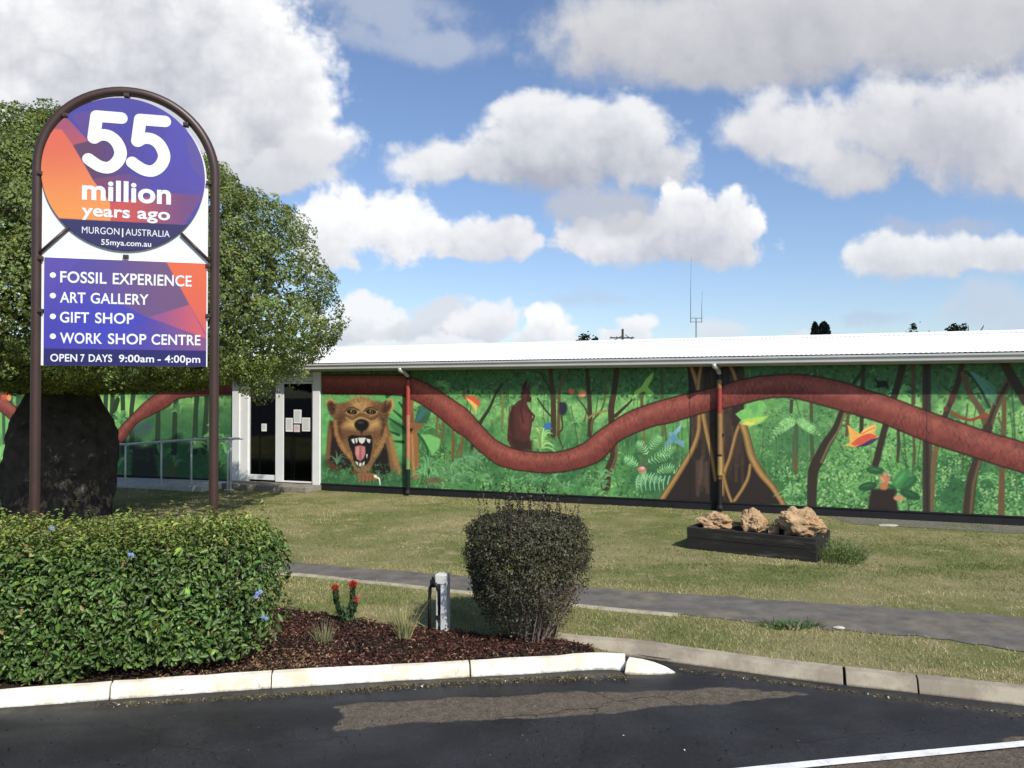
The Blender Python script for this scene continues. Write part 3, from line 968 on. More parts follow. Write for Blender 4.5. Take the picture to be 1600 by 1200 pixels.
    pell((880, 360), 60, 45, (62, 92, 96), Z3, soft=0.4, alpha=0.8)          # grey bird behind the rail
    pell((930, 345), 25, 14, (58, 84, 120), Z3, soft=0.4, alpha=0.8)
    pfill([(830, 480), (960, 470), (990, 660), (820, 660)], (38, 36, 36), Z3, 0.1, 0.85)
    pell((1070, 620), 40, 45, (120, 90, 45), Z3, soft=0.5, alpha=0.5)
    for x in (20, 70, 110, 130):
        pstroke([(x, 120), (x + 10, 640)], 7, (40, 78, 48), Z3, alpha=0.8)
    for _ in range(8):
        grass_spray((RNG.uniform(0, 160), RNG.uniform(430, 620)), Z3, 10, 110, (120, 200, 110), 1.3, 5)
    # tree trunks in the middle
    T = (62, 46, 36); T2 = (104, 84, 52)
    for pts, w_, c in [
        ([(340, 240), (300, 300), (260, 390), (200, 490), (150, 640), (140, 690)], [4, 4, 5, 6, 6, 6], (46, 56, 38)),
        ([(340, 285), (342, 400), (338, 500)], 4, (120, 125, 62)),
        ([(100, 280), (104, 330)], 3, (120, 80, 45)), ([(30, 500), (36, 600), (30, 720)], 4, (108, 78, 46)), ([(100, 560), (60, 680)], 4, (110, 95, 50)),
        ([(640, 140), (655, 300), (660, 420), (658, 560)], [7, 8, 9, 9], (70, 58, 40)), ([(690, 560), (694, 360), (700, 260), (735, 160)], [6, 5, 5, 4], (104, 84, 52)),
        ([(560, 330), (600, 390), (650, 450)], [2.5, 3, 3], (60, 66, 42)), ([(580, 170), (625, 250), (648, 300)], 3, (58, 56, 38)),
        ([(868, 140), (880, 300), (888, 420), (886, 560)], [6, 7, 7, 7], (60, 54, 36)), ([(800, 320), (850, 380), (880, 440)], [2, 2.5, 3], (66, 66, 42)),
        ([(975, 170), (985, 300), (960, 400), (905, 470), (900, 530)], [3, 3, 3, 4, 4], (92, 92, 52)), ([(870, 460), (910, 430), (970, 410), (1035, 404)], [3, 3, 3, 2.5], (150, 130, 70)),
        ([(1055, 140), (1040, 280), (1020, 400), (1030, 560), (1035, 690), (1000, 790), (985, 880)], [9, 9, 10, 11, 12, 13, 15], (66, 50, 38)),
        ([(1045, 440), (1100, 390), (1150, 340)], [6, 4, 3], (60, 50, 34)), ([(1335, 150), (1340, 320)], 4, (66, 84, 46)), ([(1210, 300), (1212, 380)], 5, (90, 90, 50)),
        ([(1225, 530), (1222, 760)], 4, (136, 110, 56)), ([(1342, 500), (1342, 560)], 5, (110, 110, 60)),
        ([(710, 440), (715, 520), (690, 555), (718, 640)], [3, 3, 3, 2], (70, 62, 40)), ([(480, 525), (560, 515), (640, 520)], 1.5, (180, 170, 110)),
    ]:
        pstroke(pts, w_, c, Z5, curve=True)
    pstroke([(1050, 600), (1052, 690), (1020, 790)], [5, 5, 6], (112, 96, 60), Z5, alpha=0.8, curve=True)
    # leafy plant left of the middle, dark leaves
    pell((140, 700), 70, 45, (84, 150, 104), Z5, soft=0.6, alpha=0.8)
    for a in range(12):
        an = -1.35 + a * 0.24
        pstroke([(130, 690), (130 + 90 * math.sin(an), 700 - 50 * math.cos(an) + 50), (130 + 110 * math.sin(an), 800 - 40 * math.cos(an))], [2, 1.5, 1], (110, 170, 120), Z5, alpha=0.6, curve=True)
    grass_spray((580, 640), Z5, 34, 150, (150, 215, 120), 1.5, 3)
    for _ in range(30):
        grass_spray((RNG.uniform(60, 1300), RNG.uniform(800, 900)), Z5, 7, RNG.uniform(40, 80), (96, 165, 104), 1.6, 2.4)
    # kangaroo
    K = [(462, 335), (440, 345), (405, 380), (384, 430), (374, 520), (370, 590), (398, 640), (450, 652), (522, 648), (512, 575), (526, 490), (527, 425), (505, 385), (492, 362), (505, 340)]
    pfill(K, (84, 42, 42), Z5)
    pell((485, 308), 30, 42, (84, 42, 42), Z5, 0.25, 0.1); pell((506, 334), 17, 20, (70, 36, 38), Z5, -0.2, 0.1)
    pfill([(456, 278), (470, 240), (492, 206), (497, 236), (490, 275)], (66, 36, 36), Z5, 0.01); pfill([(492, 272), (505, 236), (514, 226), (514, 258), (504, 286)], (84, 46, 46), Z5, 0.01)
    pell((490, 300), 14, 20, (112, 60, 58), Z5, 0.2, 0.6, 0.7)
    pfill([(470, 400), (515, 430), (515, 480), (500, 540), (460, 520), (440, 450)], (112, 54, 58), Z5, 0.08, 0.8)
    pfill([(375, 560), (470, 600), (530, 590), (525, 660), (420, 650)], (54, 34, 34), Z5, 0.06, 0.8)
    pstroke([(405, 380), (395, 470), (410, 560)], [5, 8, 5], (60, 32, 34), Z5, alpha=0.8, soft=0.05, curve=True)
    pstroke([(470, 330), (455, 400), (470, 480)], 3, (62, 32, 34), Z5, alpha=0.8, soft=0.03)
    pell((500, 315), 6, 4, (20, 16, 16), Z5); pell((515, 335), 5, 4, (24, 16, 16), Z5)
    pstroke([(500, 400), (540, 440), (530, 470)], [4, 3, 3], (70, 36, 38), Z5)
    # birds
    pfill([(105, 325), (130, 310), (172, 318), (202, 352), (200, 372), (182, 372), (176, 420), (162, 390), (140, 360)], (222, 84, 42), Z5); pfill([(112, 325), (150, 345), (185, 375), (174, 425), (165, 395), (140, 365)], (245, 190, 80), Z5)
    pell((772, 286), 20, 18, (232, 110, 60), Z5); pell((840, 300), 26, 22, (240, 140, 90), Z5); pell((845, 300), 12, 10, (250, 170, 120), Z5)
    pell((720, 395), 26, 42, (38, 44, 62), Z5, 0.2); pell((706, 365), 13, 13, (40, 44, 62), Z5)
    pfill([(590, 505), (615, 485), (648, 476), (640, 505), (655, 522), (610, 525)], (40, 118, 196), Z5)
    pfill([(1160, 330), (1165, 290), (1210, 255), (1240, 205), (1285, 165), (1280, 200), (1250, 260), (1290, 300), (1260, 320), (1225, 285), (1195, 300)], (140, 205, 70), Z5)
    pfill([(1465, 480), (1450, 530), (1424, 560), (1445, 590), (1482, 598), (1472, 640), (1440, 615), (1410, 600), (1385, 630), (1355, 662), (1354, 610), (1385, 575), (1378, 540), (1405, 545)], (132, 190, 232), Z5)
    pfill([(1400, 550), (1432, 560), (1440, 595), (1405, 600), (1390, 575)], (92, 166, 226), Z5, 0.03)
    # ferns near the fig
    pell((1330, 760), 170, 170, (40, 96, 62), Z5, soft=0.7, alpha=0.75)
    for p0, p1 in [((1190, 760), (1100, 700)), ((1240, 740), (1400, 690)), ((1210, 830), (1350, 850)), ((1260, 660), (1330, 560)), ((1250, 690), (1180, 600)), ((1400, 800), (1530, 790)), ((1240, 780), (1180, 900)), ((1300, 700), (1430, 640)), ((1300, 800), (1420, 760)), ((1440, 740), (1520, 880))]:
        frond(p0, p1, Z5, 13, 38, (124, 196, 140), 2.0)
    for x in range(1190, 1400, 28):
        pstroke([(x, 815), (x - 12, 860), (x - 8, 905)], [2, 2, 1], (130, 200, 165), Z5, curve=True)
    pell((1212, 775), 28, 18, (206, 120, 112), Z5, 0.3); pell((1215, 765), 15, 9, (240, 180, 170), Z5)
    # the great fig: dark trunk with pale roots
    D = (42, 34, 36)
    pfill([(372, 150), (810, 150), (812, 520), (800, 650), (850, 800), (950, 1000), (1100, 1200), (1120, 1240), (150, 1240), (240, 1080), (380, 860), (392, 600)], D, Z6)
    for _ in range(130):
        x = RNG.uniform(400, 800); y = RNG.uniform(170, 980)
        pstroke([(x, y), (x + RNG.uniform(-15, 15), y + RNG.uniform(120, 260))], RNG.uniform(2, 6), np.array((80, 62, 54)) * RNG.uniform(0.5, 1.3), Z6, alpha=0.55, soft=0.04)
    RT = (150, 112, 58); RL = (190, 150, 84); RD = (92, 64, 36)
    for pts, ws in [([(395, 150), (430, 250), (455, 340)], [7, 8, 8]), ([(480, 150), (462, 260), (455, 340)], [6, 7, 8]), ([(705, 160), (735, 220), (752, 285)], [6, 7, 6]),
                    ([(622, 150), (628, 300), (632, 480), (635, 800), (640, 1000), (640, 1160)], [7, 7, 8, 9, 10, 8]),
                    ([(462, 540), (455, 680), (400, 830), (300, 1000), (165, 1210)], [7, 8, 9, 10, 11]), ([(490, 520), (520, 680), (560, 860), (590, 1050)], [9, 8, 7, 6]),
                    ([(785, 600), (750, 690), (700, 880), (660, 990), (640, 1160)], [5, 6, 6, 7, 7]), ([(800, 610), (830, 700), (870, 860), (940, 990), (1040, 1110), (1120, 1240)], [14, 14, 15, 14, 12, 10]),
                    ([(862, 930), (845, 1030), (800, 1120), (740, 1210)], [5, 6, 6, 6]), ([(650, 1000), (680, 1120), (720, 1230)], [6, 6, 5])]:
        ws = [w_ * 0.66 for w_ in ws]
        pstroke(pts, [w_ * 1.3 for w_ in ws], RD, Z6, curve=True); pstroke(pts, ws, RT, Z6, curve=True, soft=0.03)
        pstroke([(a - 4, b_) for a, b_ in pts], [w_ * 0.35 for w_ in ws], RL, Z6, curve=True, alpha=0.8, soft=0.03)
    # right part: parrots, palm, trunks
    pfill([(200, 150), (810, 150), (810, 152), (200, 152)], D, Z6, alpha=0)
    pstroke([(1185, 430), (1180, 520)], 5, (66, 60, 44), Z6); pstroke([(1338, 450), (1340, 700), (1350, 930)], [5, 5, 6], (92, 70, 46), Z6)
    pstroke([(1222, 620), (1200, 740), (1200, 960)], [5, 4, 4], (120, 86, 56), Z6); pstroke([(1225, 620), (1226, 800), (1218, 1000)], [5, 4, 4], (112, 80, 50), Z6)
    pell((1222, 700), 280, 190, (44, 104, 66), Z6, soft=0.7, alpha=0.7)
    for k in range(19):
        a = RNG.uniform(-1.5, 1.5); l = RNG.uniform(130, 250)
        p0 = (1222, 605); p1 = (1222 + math.sin(a) * l, 605 - math.cos(a) * l * 0.45 + abs(math.sin(a)) ** 1.5 * l * 0.85)
        frond(p0, p1, Z6, 14, 34, (120, 190, 122), 2.0, 0.28, (90, 140, 86))
    grass_spray((1180, 1180), Z6, 20, 150, (120, 195, 120), 1.4, 3)
    pfill([(745, 535), (790, 505), (830, 490), (828, 455), (880, 450), (925, 428), (970, 440), (982, 500), (930, 545), (1000, 552), (965, 595), (910, 620), (860, 628), (815, 612), (775, 612), (790, 580)], (110, 196, 92), Z6)
    pfill([(800, 580), (900, 560), (1000, 555), (930, 605), (860, 628), (810, 610)], (168, 220, 70), Z6, 0.03); pell((850, 608), 50, 14, (226, 214, 80), Z6, -0.05, 0.4)
    pfill([(850, 470), (920, 445), (920, 520), (890, 545)], (80, 166, 92), Z6, 0.04, 0.7)
    DKT = (52, 44, 38)
    for pts, w_, c in [
        ([(345, 150), (338, 400), (330, 650), (330, 740)], 6, (52, 56, 40)), ([(350, 190), (270, 290)], 5, (44, 50, 38)), ([(228, 500), (215, 700)], 5, (96, 80, 50)),
        ([(655, 150), (600, 350), (520, 620), (440, 930)], [10, 10, 9, 10], DKT), ([(735, 140), (735, 450)], 6, (80, 76, 48)), ([(616, 650), (620, 780), (612, 900)], [4, 5, 4], (60, 64, 42)), ([(738, 720), (745, 860), (735, 930)], [4, 4, 3], (86, 84, 50)),
        ([(840, 130), (838, 450), (845, 750), (850, 1340)], [11, 12, 13, 15], (56, 46, 42)), ([(920, 780), (900, 880), (888, 1000), (880, 1340)], [7, 8, 7, 5], (112, 92, 56)),
        ([(1115, 150), (1080, 300), (1010, 480), (980, 560)], [8, 8, 8, 8], (58, 48, 38)), ([(1125, 220), (1180, 380), (1260, 500), (1310, 640)], [8, 9, 9, 10], (96, 80, 56)), ([(1140, 200), (1230, 290), (1330, 480)], [4, 4, 4], (40, 62, 50)),
        ([(1490, 270), (1400, 430), (1330, 600), (1310, 650)], [10, 10, 11, 12], (92, 70, 46)), ([(1470, 300), (1380, 460), (1320, 620)], [4, 4, 5], (52, 44, 36)), ([(1320, 640), (1240, 880), (1190, 1060), (1160, 1340)], [13, 13, 14, 15], (60, 46, 38)),
        ([(1440, 130), (1520, 270), (1620, 440)], [13, 14, 14], (54, 46, 38)), ([(1445, 420), (1440, 700), (1428, 1000), (1420, 1340)], [6, 7, 8, 9], (106, 78, 48)),
        ([(185, 500), (130, 650), (60, 760), (-10, 900), (-50, 1010), (-60, 1340)], [9, 11, 14, 16, 15, 13], DKT), ([(205, 510), (150, 660), (80, 770), (15, 910)], 3, (120, 104, 74)), ([(1400, 560), (1450, 690)], 3, (90, 90, 60)),
        ([(970, 320), (1040, 370)], 2, (50, 50, 36)), ([(1640, 560), (1630, 900), (1640, 1340)], 9, (70, 56, 42)), ([(1800, 150), (1790, 1340)], 12, DKT), ([(2000, 150), (1930, 1340)], 10, (84, 66, 46)),
    ]:
        pstroke(pts, w_, c, Z7, curve=True, soft=0.02)
    pstroke([(1255, 900), (1205, 1080), (1180, 1340)], 4, (128, 104, 70), Z7, alpha=0.7, soft=0.03)
    pstroke([(870, 760), (880, 1000), (878, 1340)], 3, (110, 92, 70), Z7, alpha=0.6, soft=0.03)
    # thin red snake and small animals on the right
    pstroke([(1035, 515), (1100, 560), (1180, 580), (1250, 560), (1300, 545)], [4, 5, 5, 5, 9], (146, 66, 46), Z7, curve=True); pell((1040, 410), 26, 45, (92, 46, 40), Z7, 0.2); pell((990, 495), 20, 20, (104, 54, 44), Z7)
    for a in range(7):
        pstroke([(1190, 210), (1280, 260 + a * 14), (1380, 330 + a * 22)], [2.5, 2.5, 1.5], (74, 150, 140), Z7, alpha=0.75, curve=True)
    pfill([(420, 248), (470, 280), (500, 272), (532, 280), (548, 345), (510, 318), (470, 330), (440, 330), (452, 300)], (24, 28, 28), Z7)
    pfill([(220, 618), (270, 660), (320, 690), (350, 650), (400, 625), (450, 620), (440, 660), (425, 682), (462, 712), (420, 740), (360, 780), (270, 792), (195, 782), (240, 755), (235, 690)], (244, 176, 58), Z7)
    pfill([(290, 730), (340, 700), (400, 685), (455, 708), (400, 752), (330, 780), (265, 782), (250, 765)], (226, 78, 50), Z7); pfill([(330, 775), (400, 735), (468, 715), (430, 752), (370, 785), (280, 792)], (58, 54, 110), Z7)
    pfill([(320, 690), (360, 645), (440, 622), (400, 680)], (250, 200, 90), Z7, 0.02); pstroke([(330, 690), (430, 640)], 2, (226, 120, 60), Z7)
    # bromeliad on a stump
    for c, rx, ry, ro, col in [((440, 975), 75, 30, 0.1, (30, 92, 54)), ((380, 1100), 75, 34, -0.2, (28, 84, 50)), ((640, 1040), 95, 45, -0.9, (52, 130, 70)), ((705, 1075), 75, 34, -0.75, (32, 96, 56)), ((710, 1165), 85, 34, 0.35, (26, 78, 48)), ((560, 1120), 60, 30, 0.6, (30, 88, 52))]:
        pell(c, rx, ry, col, Z7, ro, 0.12); pell((c[0] - 6, c[1] - 8), rx * 0.6, ry * 0.25, np.array(col) * 1.5, Z7, ro, 0.5, 0.7)
    pfill([(405, 1120), (590, 1120), (625, 1330), (370, 1330)], (44, 34, 34), Z7, 0.04)
    for k in range(14):
        a = RNG.uniform(-0.7, 0.7)
        pstroke([(520, 1080), (520 + math.sin(a) * 60, 1080 - math.cos(a) * RNG.uniform(50, 100))], [5, 2], np.array((226, 138, 104)) * RNG.uniform(0.8, 1.1), Z7)
    pell((505, 1100), 36, 28, (190, 110, 70), Z7, 0, 0.3); pell((620, 1190), 40, 22, (206, 140, 100), Z7, 0, 0.3)
    # ------------- bear panel
    pu0, pu1 = WP(500, 700)[0], WP(637, 700)[0]
    pfill([(pu0, 0.62), (pu1 + 0.1, 0.62), (pu1 + 0.1, 1.98), (pu0, 1.98)], (86, 176, 96), wall=True, soft=0.03)
    dabs(420, (pu0, 0.6, pu1, 1.98), [(96, 186, 104), (74, 162, 86), (110, 196, 112)], (0.04, 0.12), 0.6, (0.2, 0.5))
    pfill([(pu0, PL), (pu1 + 0.1, PL), (pu1 + 0.1, 0.66), (pu0, 0.72)], (40, 100, 62), wall=True, soft=0.25)
    pell((1000, 480), 110, 60, (40, 110, 60), Z8, 0.6, 0.3, 0.8)
    for p0, p1 in [((905, 380), (1060, 480)), ((950, 290), (1060, 380)), ((940, 630), (1060, 640)), ((905, 520), (1010, 560)), ((1010, 200), (1060, 260))]:
        pstroke([p0, p1], [2, 5], (24, 70, 46), Z8, soft=0.03)
    Bm, Bl, Bd, Bk = (126, 93, 60), (196, 152, 92), (84, 52, 32), (30, 25, 26)
    pfill([(250, 400), (230, 520), (205, 880), (260, 960), (420, 960), (520, 1000), (560, 1010), (540, 700), (330, 420)], Bd, Z8, 0.05)
    pfill([(235, 420), (225, 560), (205, 830), (255, 830), (275, 560)], (128, 88, 50), Z8, 0.05, 0.9)
    pfill([(290, 470), (260, 700), (250, 850), (480, 980), (520, 900), (400, 760), (320, 600)], Bk, Z8, 0.06, 0.9)
    pfill([(880, 430), (930, 560), (960, 740), (1010, 880), (1045, 1010), (960, 1000), (700, 1010), (700, 900), (830, 700)], Bm, Z8, 0.05)
    pfill([(860, 640), (890, 760), (905, 880), (940, 1020), (800, 1070), (700, 1000), (720, 880), (800, 780)], Bk, Z8, 0.05)
    pstroke([(925, 600), (960, 780), (1010, 960)], [8, 10, 10], (178, 124, 66), Z8, alpha=0.8, soft=0.06, curve=True)
    head = [(520, 155), (600, 138), (680, 160), (750, 195), (835, 205), (885, 170), (940, 172), (940, 250), (900, 330), (884, 420), (886, 520), (860, 630), (815, 730), (760, 810), (722, 900), (665, 972), (600, 980), (520, 935), (470, 830), (400, 760), (345, 680), (310, 560), (290, 450), (302, 390), (255, 350), (228, 270), (213, 190), (250, 165), (300, 200), (360, 215), (440, 200)]
    pfill(head, Bm, Z8, 0.03)
    pstroke([(213, 195), (230, 170), (262, 172), (300, 205)], 4, (200, 150, 90), Z8, soft=0.03, curve=True); pstroke([(890, 178), (938, 176), (942, 250), (905, 320)], 4, (204, 154, 92), Z8, soft=0.03, curve=True)
    pell((272, 262), 42, 70, (58, 34, 24), Z8, -0.2, 0.35); pell((872, 255), 50, 62, (66, 40, 26), Z8, 0.25, 0.4)
    pell((590, 235), 120, 90, Bl, Z8, 0, 0.8, 0.9); pell((420, 250), 60, 40, (120, 78, 44), Z8, -0.3, 0.8, 0.8); pell((770, 260), 60, 50, (110, 70, 40), Z8, 0.3, 0.8, 0.8)
    pell((365, 480), 62, 140, (70, 44, 30), Z8, 0.1, 0.8, 0.95); pell((838, 430), 40, 150, (62, 40, 30), Z8, 0.1, 0.7, 0.9)
    pstroke([(310, 420), (330, 560), (390, 690), (470, 800)], [6, 7, 7, 6], (176, 122, 68), Z8, soft=0.05, alpha=0.9, curve=True); pstroke([(870, 480), (850, 600), (800, 700), (740, 790)], [5, 7, 7, 6], (170, 116, 66), Z8, soft=0.05, alpha=0.9, curve=True)
    mouth = [(445, 585), (500, 560), (600, 572), (700, 560), (722, 600), (720, 700), (690, 840), (650, 905), (600, 918), (545, 905), (510, 830), (500, 760), (465, 680)]
    hw = [WP(*Z8(*p)) for p in head]; nose_w = WP(*Z8(602, 470))
    mo = [WP(*Z8(*p)) for p in mouth]
    for _ in range(1300):
        zx, zy = RNG.uniform(230, 930), RNG.uniform(150, 960)
        u_, v_ = WP(*Z8(zx, zy))
        if not in_poly(np.array(u_), np.array(v_), hw) or in_poly(np.array(u_), np.array(v_), mo) or math.hypot(zx - 602, zy - 450) < 95 or (abs(zy - 305) < 45 and (abs(zx - 495) < 80 or abs(zx - 705) < 80)): continue
        a_ = math.atan2(zy - 420, zx - 602) + RNG.normal(0, 0.25); l_ = RNG.uniform(16, 42)
        pstroke([(zx, zy), (zx + math.cos(a_) * l_, zy + math.sin(a_) * l_)], [1.0, 0.5], [(96, 60, 34), (176, 126, 74), (206, 164, 104), (70, 44, 28)][RNG.integers(4)], Z8, alpha=RNG.uniform(0.2, 0.5))
    pell((470, 460), 85, 55, (206, 164, 96), Z8, -0.3, 0.7); pell((745, 460), 60, 70, (204, 160, 94), Z8, 0.5, 0.7)
    pell((440, 540), 60, 60, (110, 70, 42), Z8, 0, 0.8, 0.8); pell((760, 540), 45, 60, (112, 72, 44), Z8, 0, 0.8, 0.8)
    for pts in [[(420, 350), (500, 385), (590, 350), (690, 380), (780, 350)], [(360, 330), (420, 380), (520, 400)], [(800, 330), (740, 385), (660, 390)], [(520, 345), (600, 330), (680, 345)]]:
        pstroke(pts, 2.2, (92, 58, 34), Z8, soft=0.03, alpha=0.85, curve=True)
    pstroke([(430, 372), (500, 405), (590, 372), (680, 400)], 3, (214, 172, 106), Z8, soft=0.04, alpha=0.7, curve=True)
    for ex in (495, 705):
        pell((ex, 300), 72, 40, (212, 174, 110), Z8, 0.05, 0.4); pell((ex, 306), 58, 30, (24, 18, 14), Z8, 0.08, 0.2); pell((ex + 2, 305), 22, 22, (122, 84, 34), Z8, 0, 0.3); pell((ex + 4, 304), 11, 12, (8, 8, 8), Z8); pell((ex - 8, 296), 5, 4, (235, 230, 215), Z8)
        pstroke([(ex - 75, 300), (ex - 40, 268), (ex + 20, 262), (ex + 72, 290)], 3, (60, 40, 24), Z8, alpha=0.8, curve=True)
    pell((602, 448), 80, 58, (16, 16, 20), Z8, 0, 0.2); pell((600, 480), 58, 40, (14, 14, 18), Z8, 0, 0.3); pell((590, 425), 38, 12, (70, 76, 88), Z8, 0, 0.6, 0.8)
    pstroke([(602, 510), (600, 560)], 4, (34, 24, 22), Z8)
    pfill(mouth, (20, 18, 24), Z8, 0.02)
    pstroke([(445, 590), (420, 540), (500, 535), (600, 556), (700, 540), (745, 560), (722, 620)], 5, (112, 74, 46), Z8, alpha=0.75, soft=0.04, curve=True)
    pfill([(528, 690), (585, 676), (640, 690), (645, 760), (625, 820), (590, 850), (550, 830), (528, 770)], (202, 120, 132), Z8, 0.03); pstroke([(588, 700), (586, 830)], 4, (164, 84, 100), Z8, soft=0.03, alpha=0.8); pell((560, 740), 16, 50, (226, 160, 168), Z8, 0, 0.6, 0.7)
    W3 = (222, 226, 232)
    for t in [[(562, 592), (648, 592), (632, 640), (603, 662), (575, 640)], [(486, 612), (520, 600), (524, 660), (505, 650)], [(652, 600), (700, 612), (692, 655), (665, 640)], [(530, 600), (556, 596), (556, 640), (540, 655)], [(545, 885), (530, 850), (560, 862), (565, 900)], [(570, 905), (575, 862), (600, 870), (602, 912)], [(610, 910), (612, 868), (636, 850), (630, 895)], [(650, 780), (668, 770), (660, 830)]]:
        pfill(t, W3, Z8, 0.012)
    pfill([(520, 930), (600, 900), (700, 880), (690, 950), (640, 985), (560, 975)], (150, 104, 66), Z8, 0.05, 0.8)
    dabs(260, (pu0, PL, pu1, 0.62), [(34, 84, 52), (46, 104, 62), (70, 140, 82)], (0.015, 0.045), 0.5, (0.4, 0.8))
    # paw and claws, cub's arm grass
    pfill([(540, 990), (640, 980), (740, 985), (790, 1030), (770, 1060), (690, 1060), (560, 1080)], (150, 92, 58), Z8, 0.03)
    for k in range(5):
        x = 575 + k * 40
        pstroke([(x - 14, 1015), (x - 10, 1072)], 1.6, (96, 60, 38), Z8, alpha=0.7); pstroke([(x, 1062), (x + 3, 1092)], [2.2, 0.8], (150, 120, 92), Z8, alpha=0.8)
    pstroke([(750, 1015), (795, 1045), (805, 1110)], [5, 3, 2], (232, 234, 236), Z8, curve=True)
    grass_spray((330, 880), Z8, 18, 170, (84, 138, 112), 1.8, 1.5)
    for _ in range(22):
        grass_spray((RNG.uniform(160, 560), RNG.uniform(960, 1080)), Z8, 8, RNG.uniform(50, 110), (70, 138, 84), 1.4, 1.6)
    for _ in range(10):
        grass_spray((RNG.uniform(780, 1010), RNG.uniform(1000, 1090)), Z8, 8, RNG.uniform(50, 100), (64, 128, 80), 1.3, 1.6)
    # right of the first downpipe: trunk with branch stubs, big leaf
    pstroke([(1195, 330), (1190, 450), (1225, 560), (1232, 700), (1240, 810)], [18, 20, 16, 15, 14], (152, 100, 56), Z4, soft=0.03, curve=True); pstroke([(1225, 520), (1270, 490), (1300, 450)], [12, 9, 6], (140, 92, 52), Z4, soft=0.03); pstroke([(1215, 470), (1218, 420)], [7, 4], (130, 84, 48), Z4)
    pstroke([(1215, 560), (1222, 700), (1228, 800)], 4, (190, 138, 84), Z4, soft=0.04, alpha=0.8)
    pfill([(1260, 555), (1330, 555), (1395, 585), (1385, 640), (1340, 690), (1320, 640), (1290, 600)], (106, 196, 104), Z4, 0.03); pstroke([(1255, 555), (1300, 620), (1322, 720), (1318, 815)], [5, 4, 4, 3], (36, 92, 54), Z4, curve=True)
    for k in range(9):
        pstroke([(1235 + k * 9, 480), (1262 + k * 10, 380)], 3, (30, 96, 78), Z4, alpha=0.8)
    pfill([(1232, 470), (1285, 390), (1300, 410), (1262, 470)], (48, 110, 130), Z4, 0.03)
    for x, y0, y1 in ((1375, 450, 560), (1475, 480, 700), (1530, 570, 690), (1410, 470, 600)):
        pstroke([(x, y0), (x - 8, y1)], 4, (124, 88, 48), Z4, alpha=0.85)
    for _ in range(26):
        grass_spray((RNG.uniform(1230, 1600), RNG.uniform(740, 870)), Z4, 9, RNG.uniform(50, 110), (96, 168, 108), 1.6, 2.4)
    pfill([(1290, 830), (1390, 820), (1400, 860), (1300, 870)], (112, 84, 60), Z4, 0.04, 0.7)
    # ------------- the giant snake over everything
    top = [(640, 184), (760, 184), (900, 184), (1040, 184), (1180, 188), (1250, 212), (1350, 260), (1450, 325), (1560, 400)]
    bot = [(640, 300), (760, 302), (900, 304), (1040, 306), (1140, 312), (1220, 338), (1300, 385), (1400, 460), (1500, 545)]
    t_px = [Z4(*p) for p in top] + [Z5(*p) for p in [(200, 490), (300, 590), (400, 640), (500, 660), (640, 668), (750, 650), (850, 610), (920, 550), (1020, 480), (1120, 420), (1250, 368), (1400, 325)]]
    b_px = [Z4(*p) for p in bot] + [Z5(*p) for p in [(100, 566), (200, 662), (300, 738), (400, 772), (500, 787), (620, 797), (740, 786), (850, 760), (950, 720), (1020, 652), (1080, 592), (1200, 535), (1300, 500)]]
    t_px += [Z6(*p) for p in [(380, 375), (600, 320), (760, 275), (900, 245), (1100, 226), (1250, 226), (1400, 245)]] + [Z7(*p) for p in [(0, 245), (200, 290), (380, 350), (560, 405), (800, 495), (1000, 565), (1200, 635), (1400, 700), (1600, 760), (2000, 930), (2600, 1000)]]
    b_px += [Z6(*p) for p in [(250, 600), (480, 530), (620, 497), (760, 468), (900, 430), (1050, 406), (1200, 410)]] + [Z7(*p) for p in [(0, 460), (160, 505), (300, 545), (480, 602), (620, 660), (800, 735), (950, 790), (1150, 852), (1400, 937), (1600, 997), (2000, 1160), (2600, 1220)]]
    tl = [Z3(*p) for p in [(-900, 60), (-400, 20), (-200, 50), (0, 150), (80, 205), (160, 280), (300, 420), (480, 520), (600, 500), (700, 410), (800, 300), (900, 200), (980, 142), (1080, 95), (1300, 62), (1480, 60)]]
    bl = [Z3(*p) for p in [(-900, 170), (-400, 120), (-200, 150), (0, 250), (100, 340), (200, 430), (320, 540), (480, 620), (620, 590), (710, 492), (770, 445), (850, 332), (960, 268), (1050, 222), (1120, 172), (1300, 152), (1480, 152)]]
    for T_, B_ in ((t_px, b_px), (tl, bl)):
        Tw = smooth_line([(*WP(*p), 0) for p in T_], 5); Bw = smooth_line([(*WP(*p), 0) for p in B_], 5)
        xs = np.array([p.x for p in Tw]); ys = np.array([p.y for p in Tw]); xb = np.array([p.x for p in Bw]); yb = np.array([p.y for p in Bw])
        P = [(p.x, p.y) for p in Tw] + [(p.x, p.y) for p in reversed(Bw)]
        i0, i1, j0, j1 = box_of(P, 0.05)
        x, y = UU[j0:j1, i0:i1], VV[j0:j1, i0:i1]
        ins = in_poly(x, y, P)
        dt = poly_dist(x, y, [(p.x, p.y) for p in Tw], False); db = poly_dist(x, y, [(p.x, p.y) for p in Bw], False)
        t = dt / (dt + db + 1e-9)                       # 0 at the back, 1 at the belly
        sd = np.minimum(dt, db) * np.where(ins, 1, -1)
        # arc-length along the body for the scales
        seg = np.array([[p.x, p.y] for p in Tw]); cum = np.concatenate([[0], np.cumsum(np.hypot(*np.diff(seg, axis=0).T))])
        step = 6
        s_ = np.interp(x, xs, cum)
        sw = 0.085; tw = 0.085
        wv = (vnoise(x * 9 + 3, y * 9 + 3, 43, 3) - 0.5) * 0.9; a = s_ / sw + t * 2.0 + wv * 1.4; b2 = s_ / sw - t * 2.0 - wv * 1.2
        scale = np.minimum(np.abs(a % 1 - 0.5), np.abs(b2 % 1 - 0.5))
        line = np.clip((0.10 - scale) / 0.06, 0, 1)
        c0 = np.array([136, 60, 56]) / 255; c1 = np.array([158, 80, 72]) / 255; c2 = np.array([104, 38, 36]) / 255
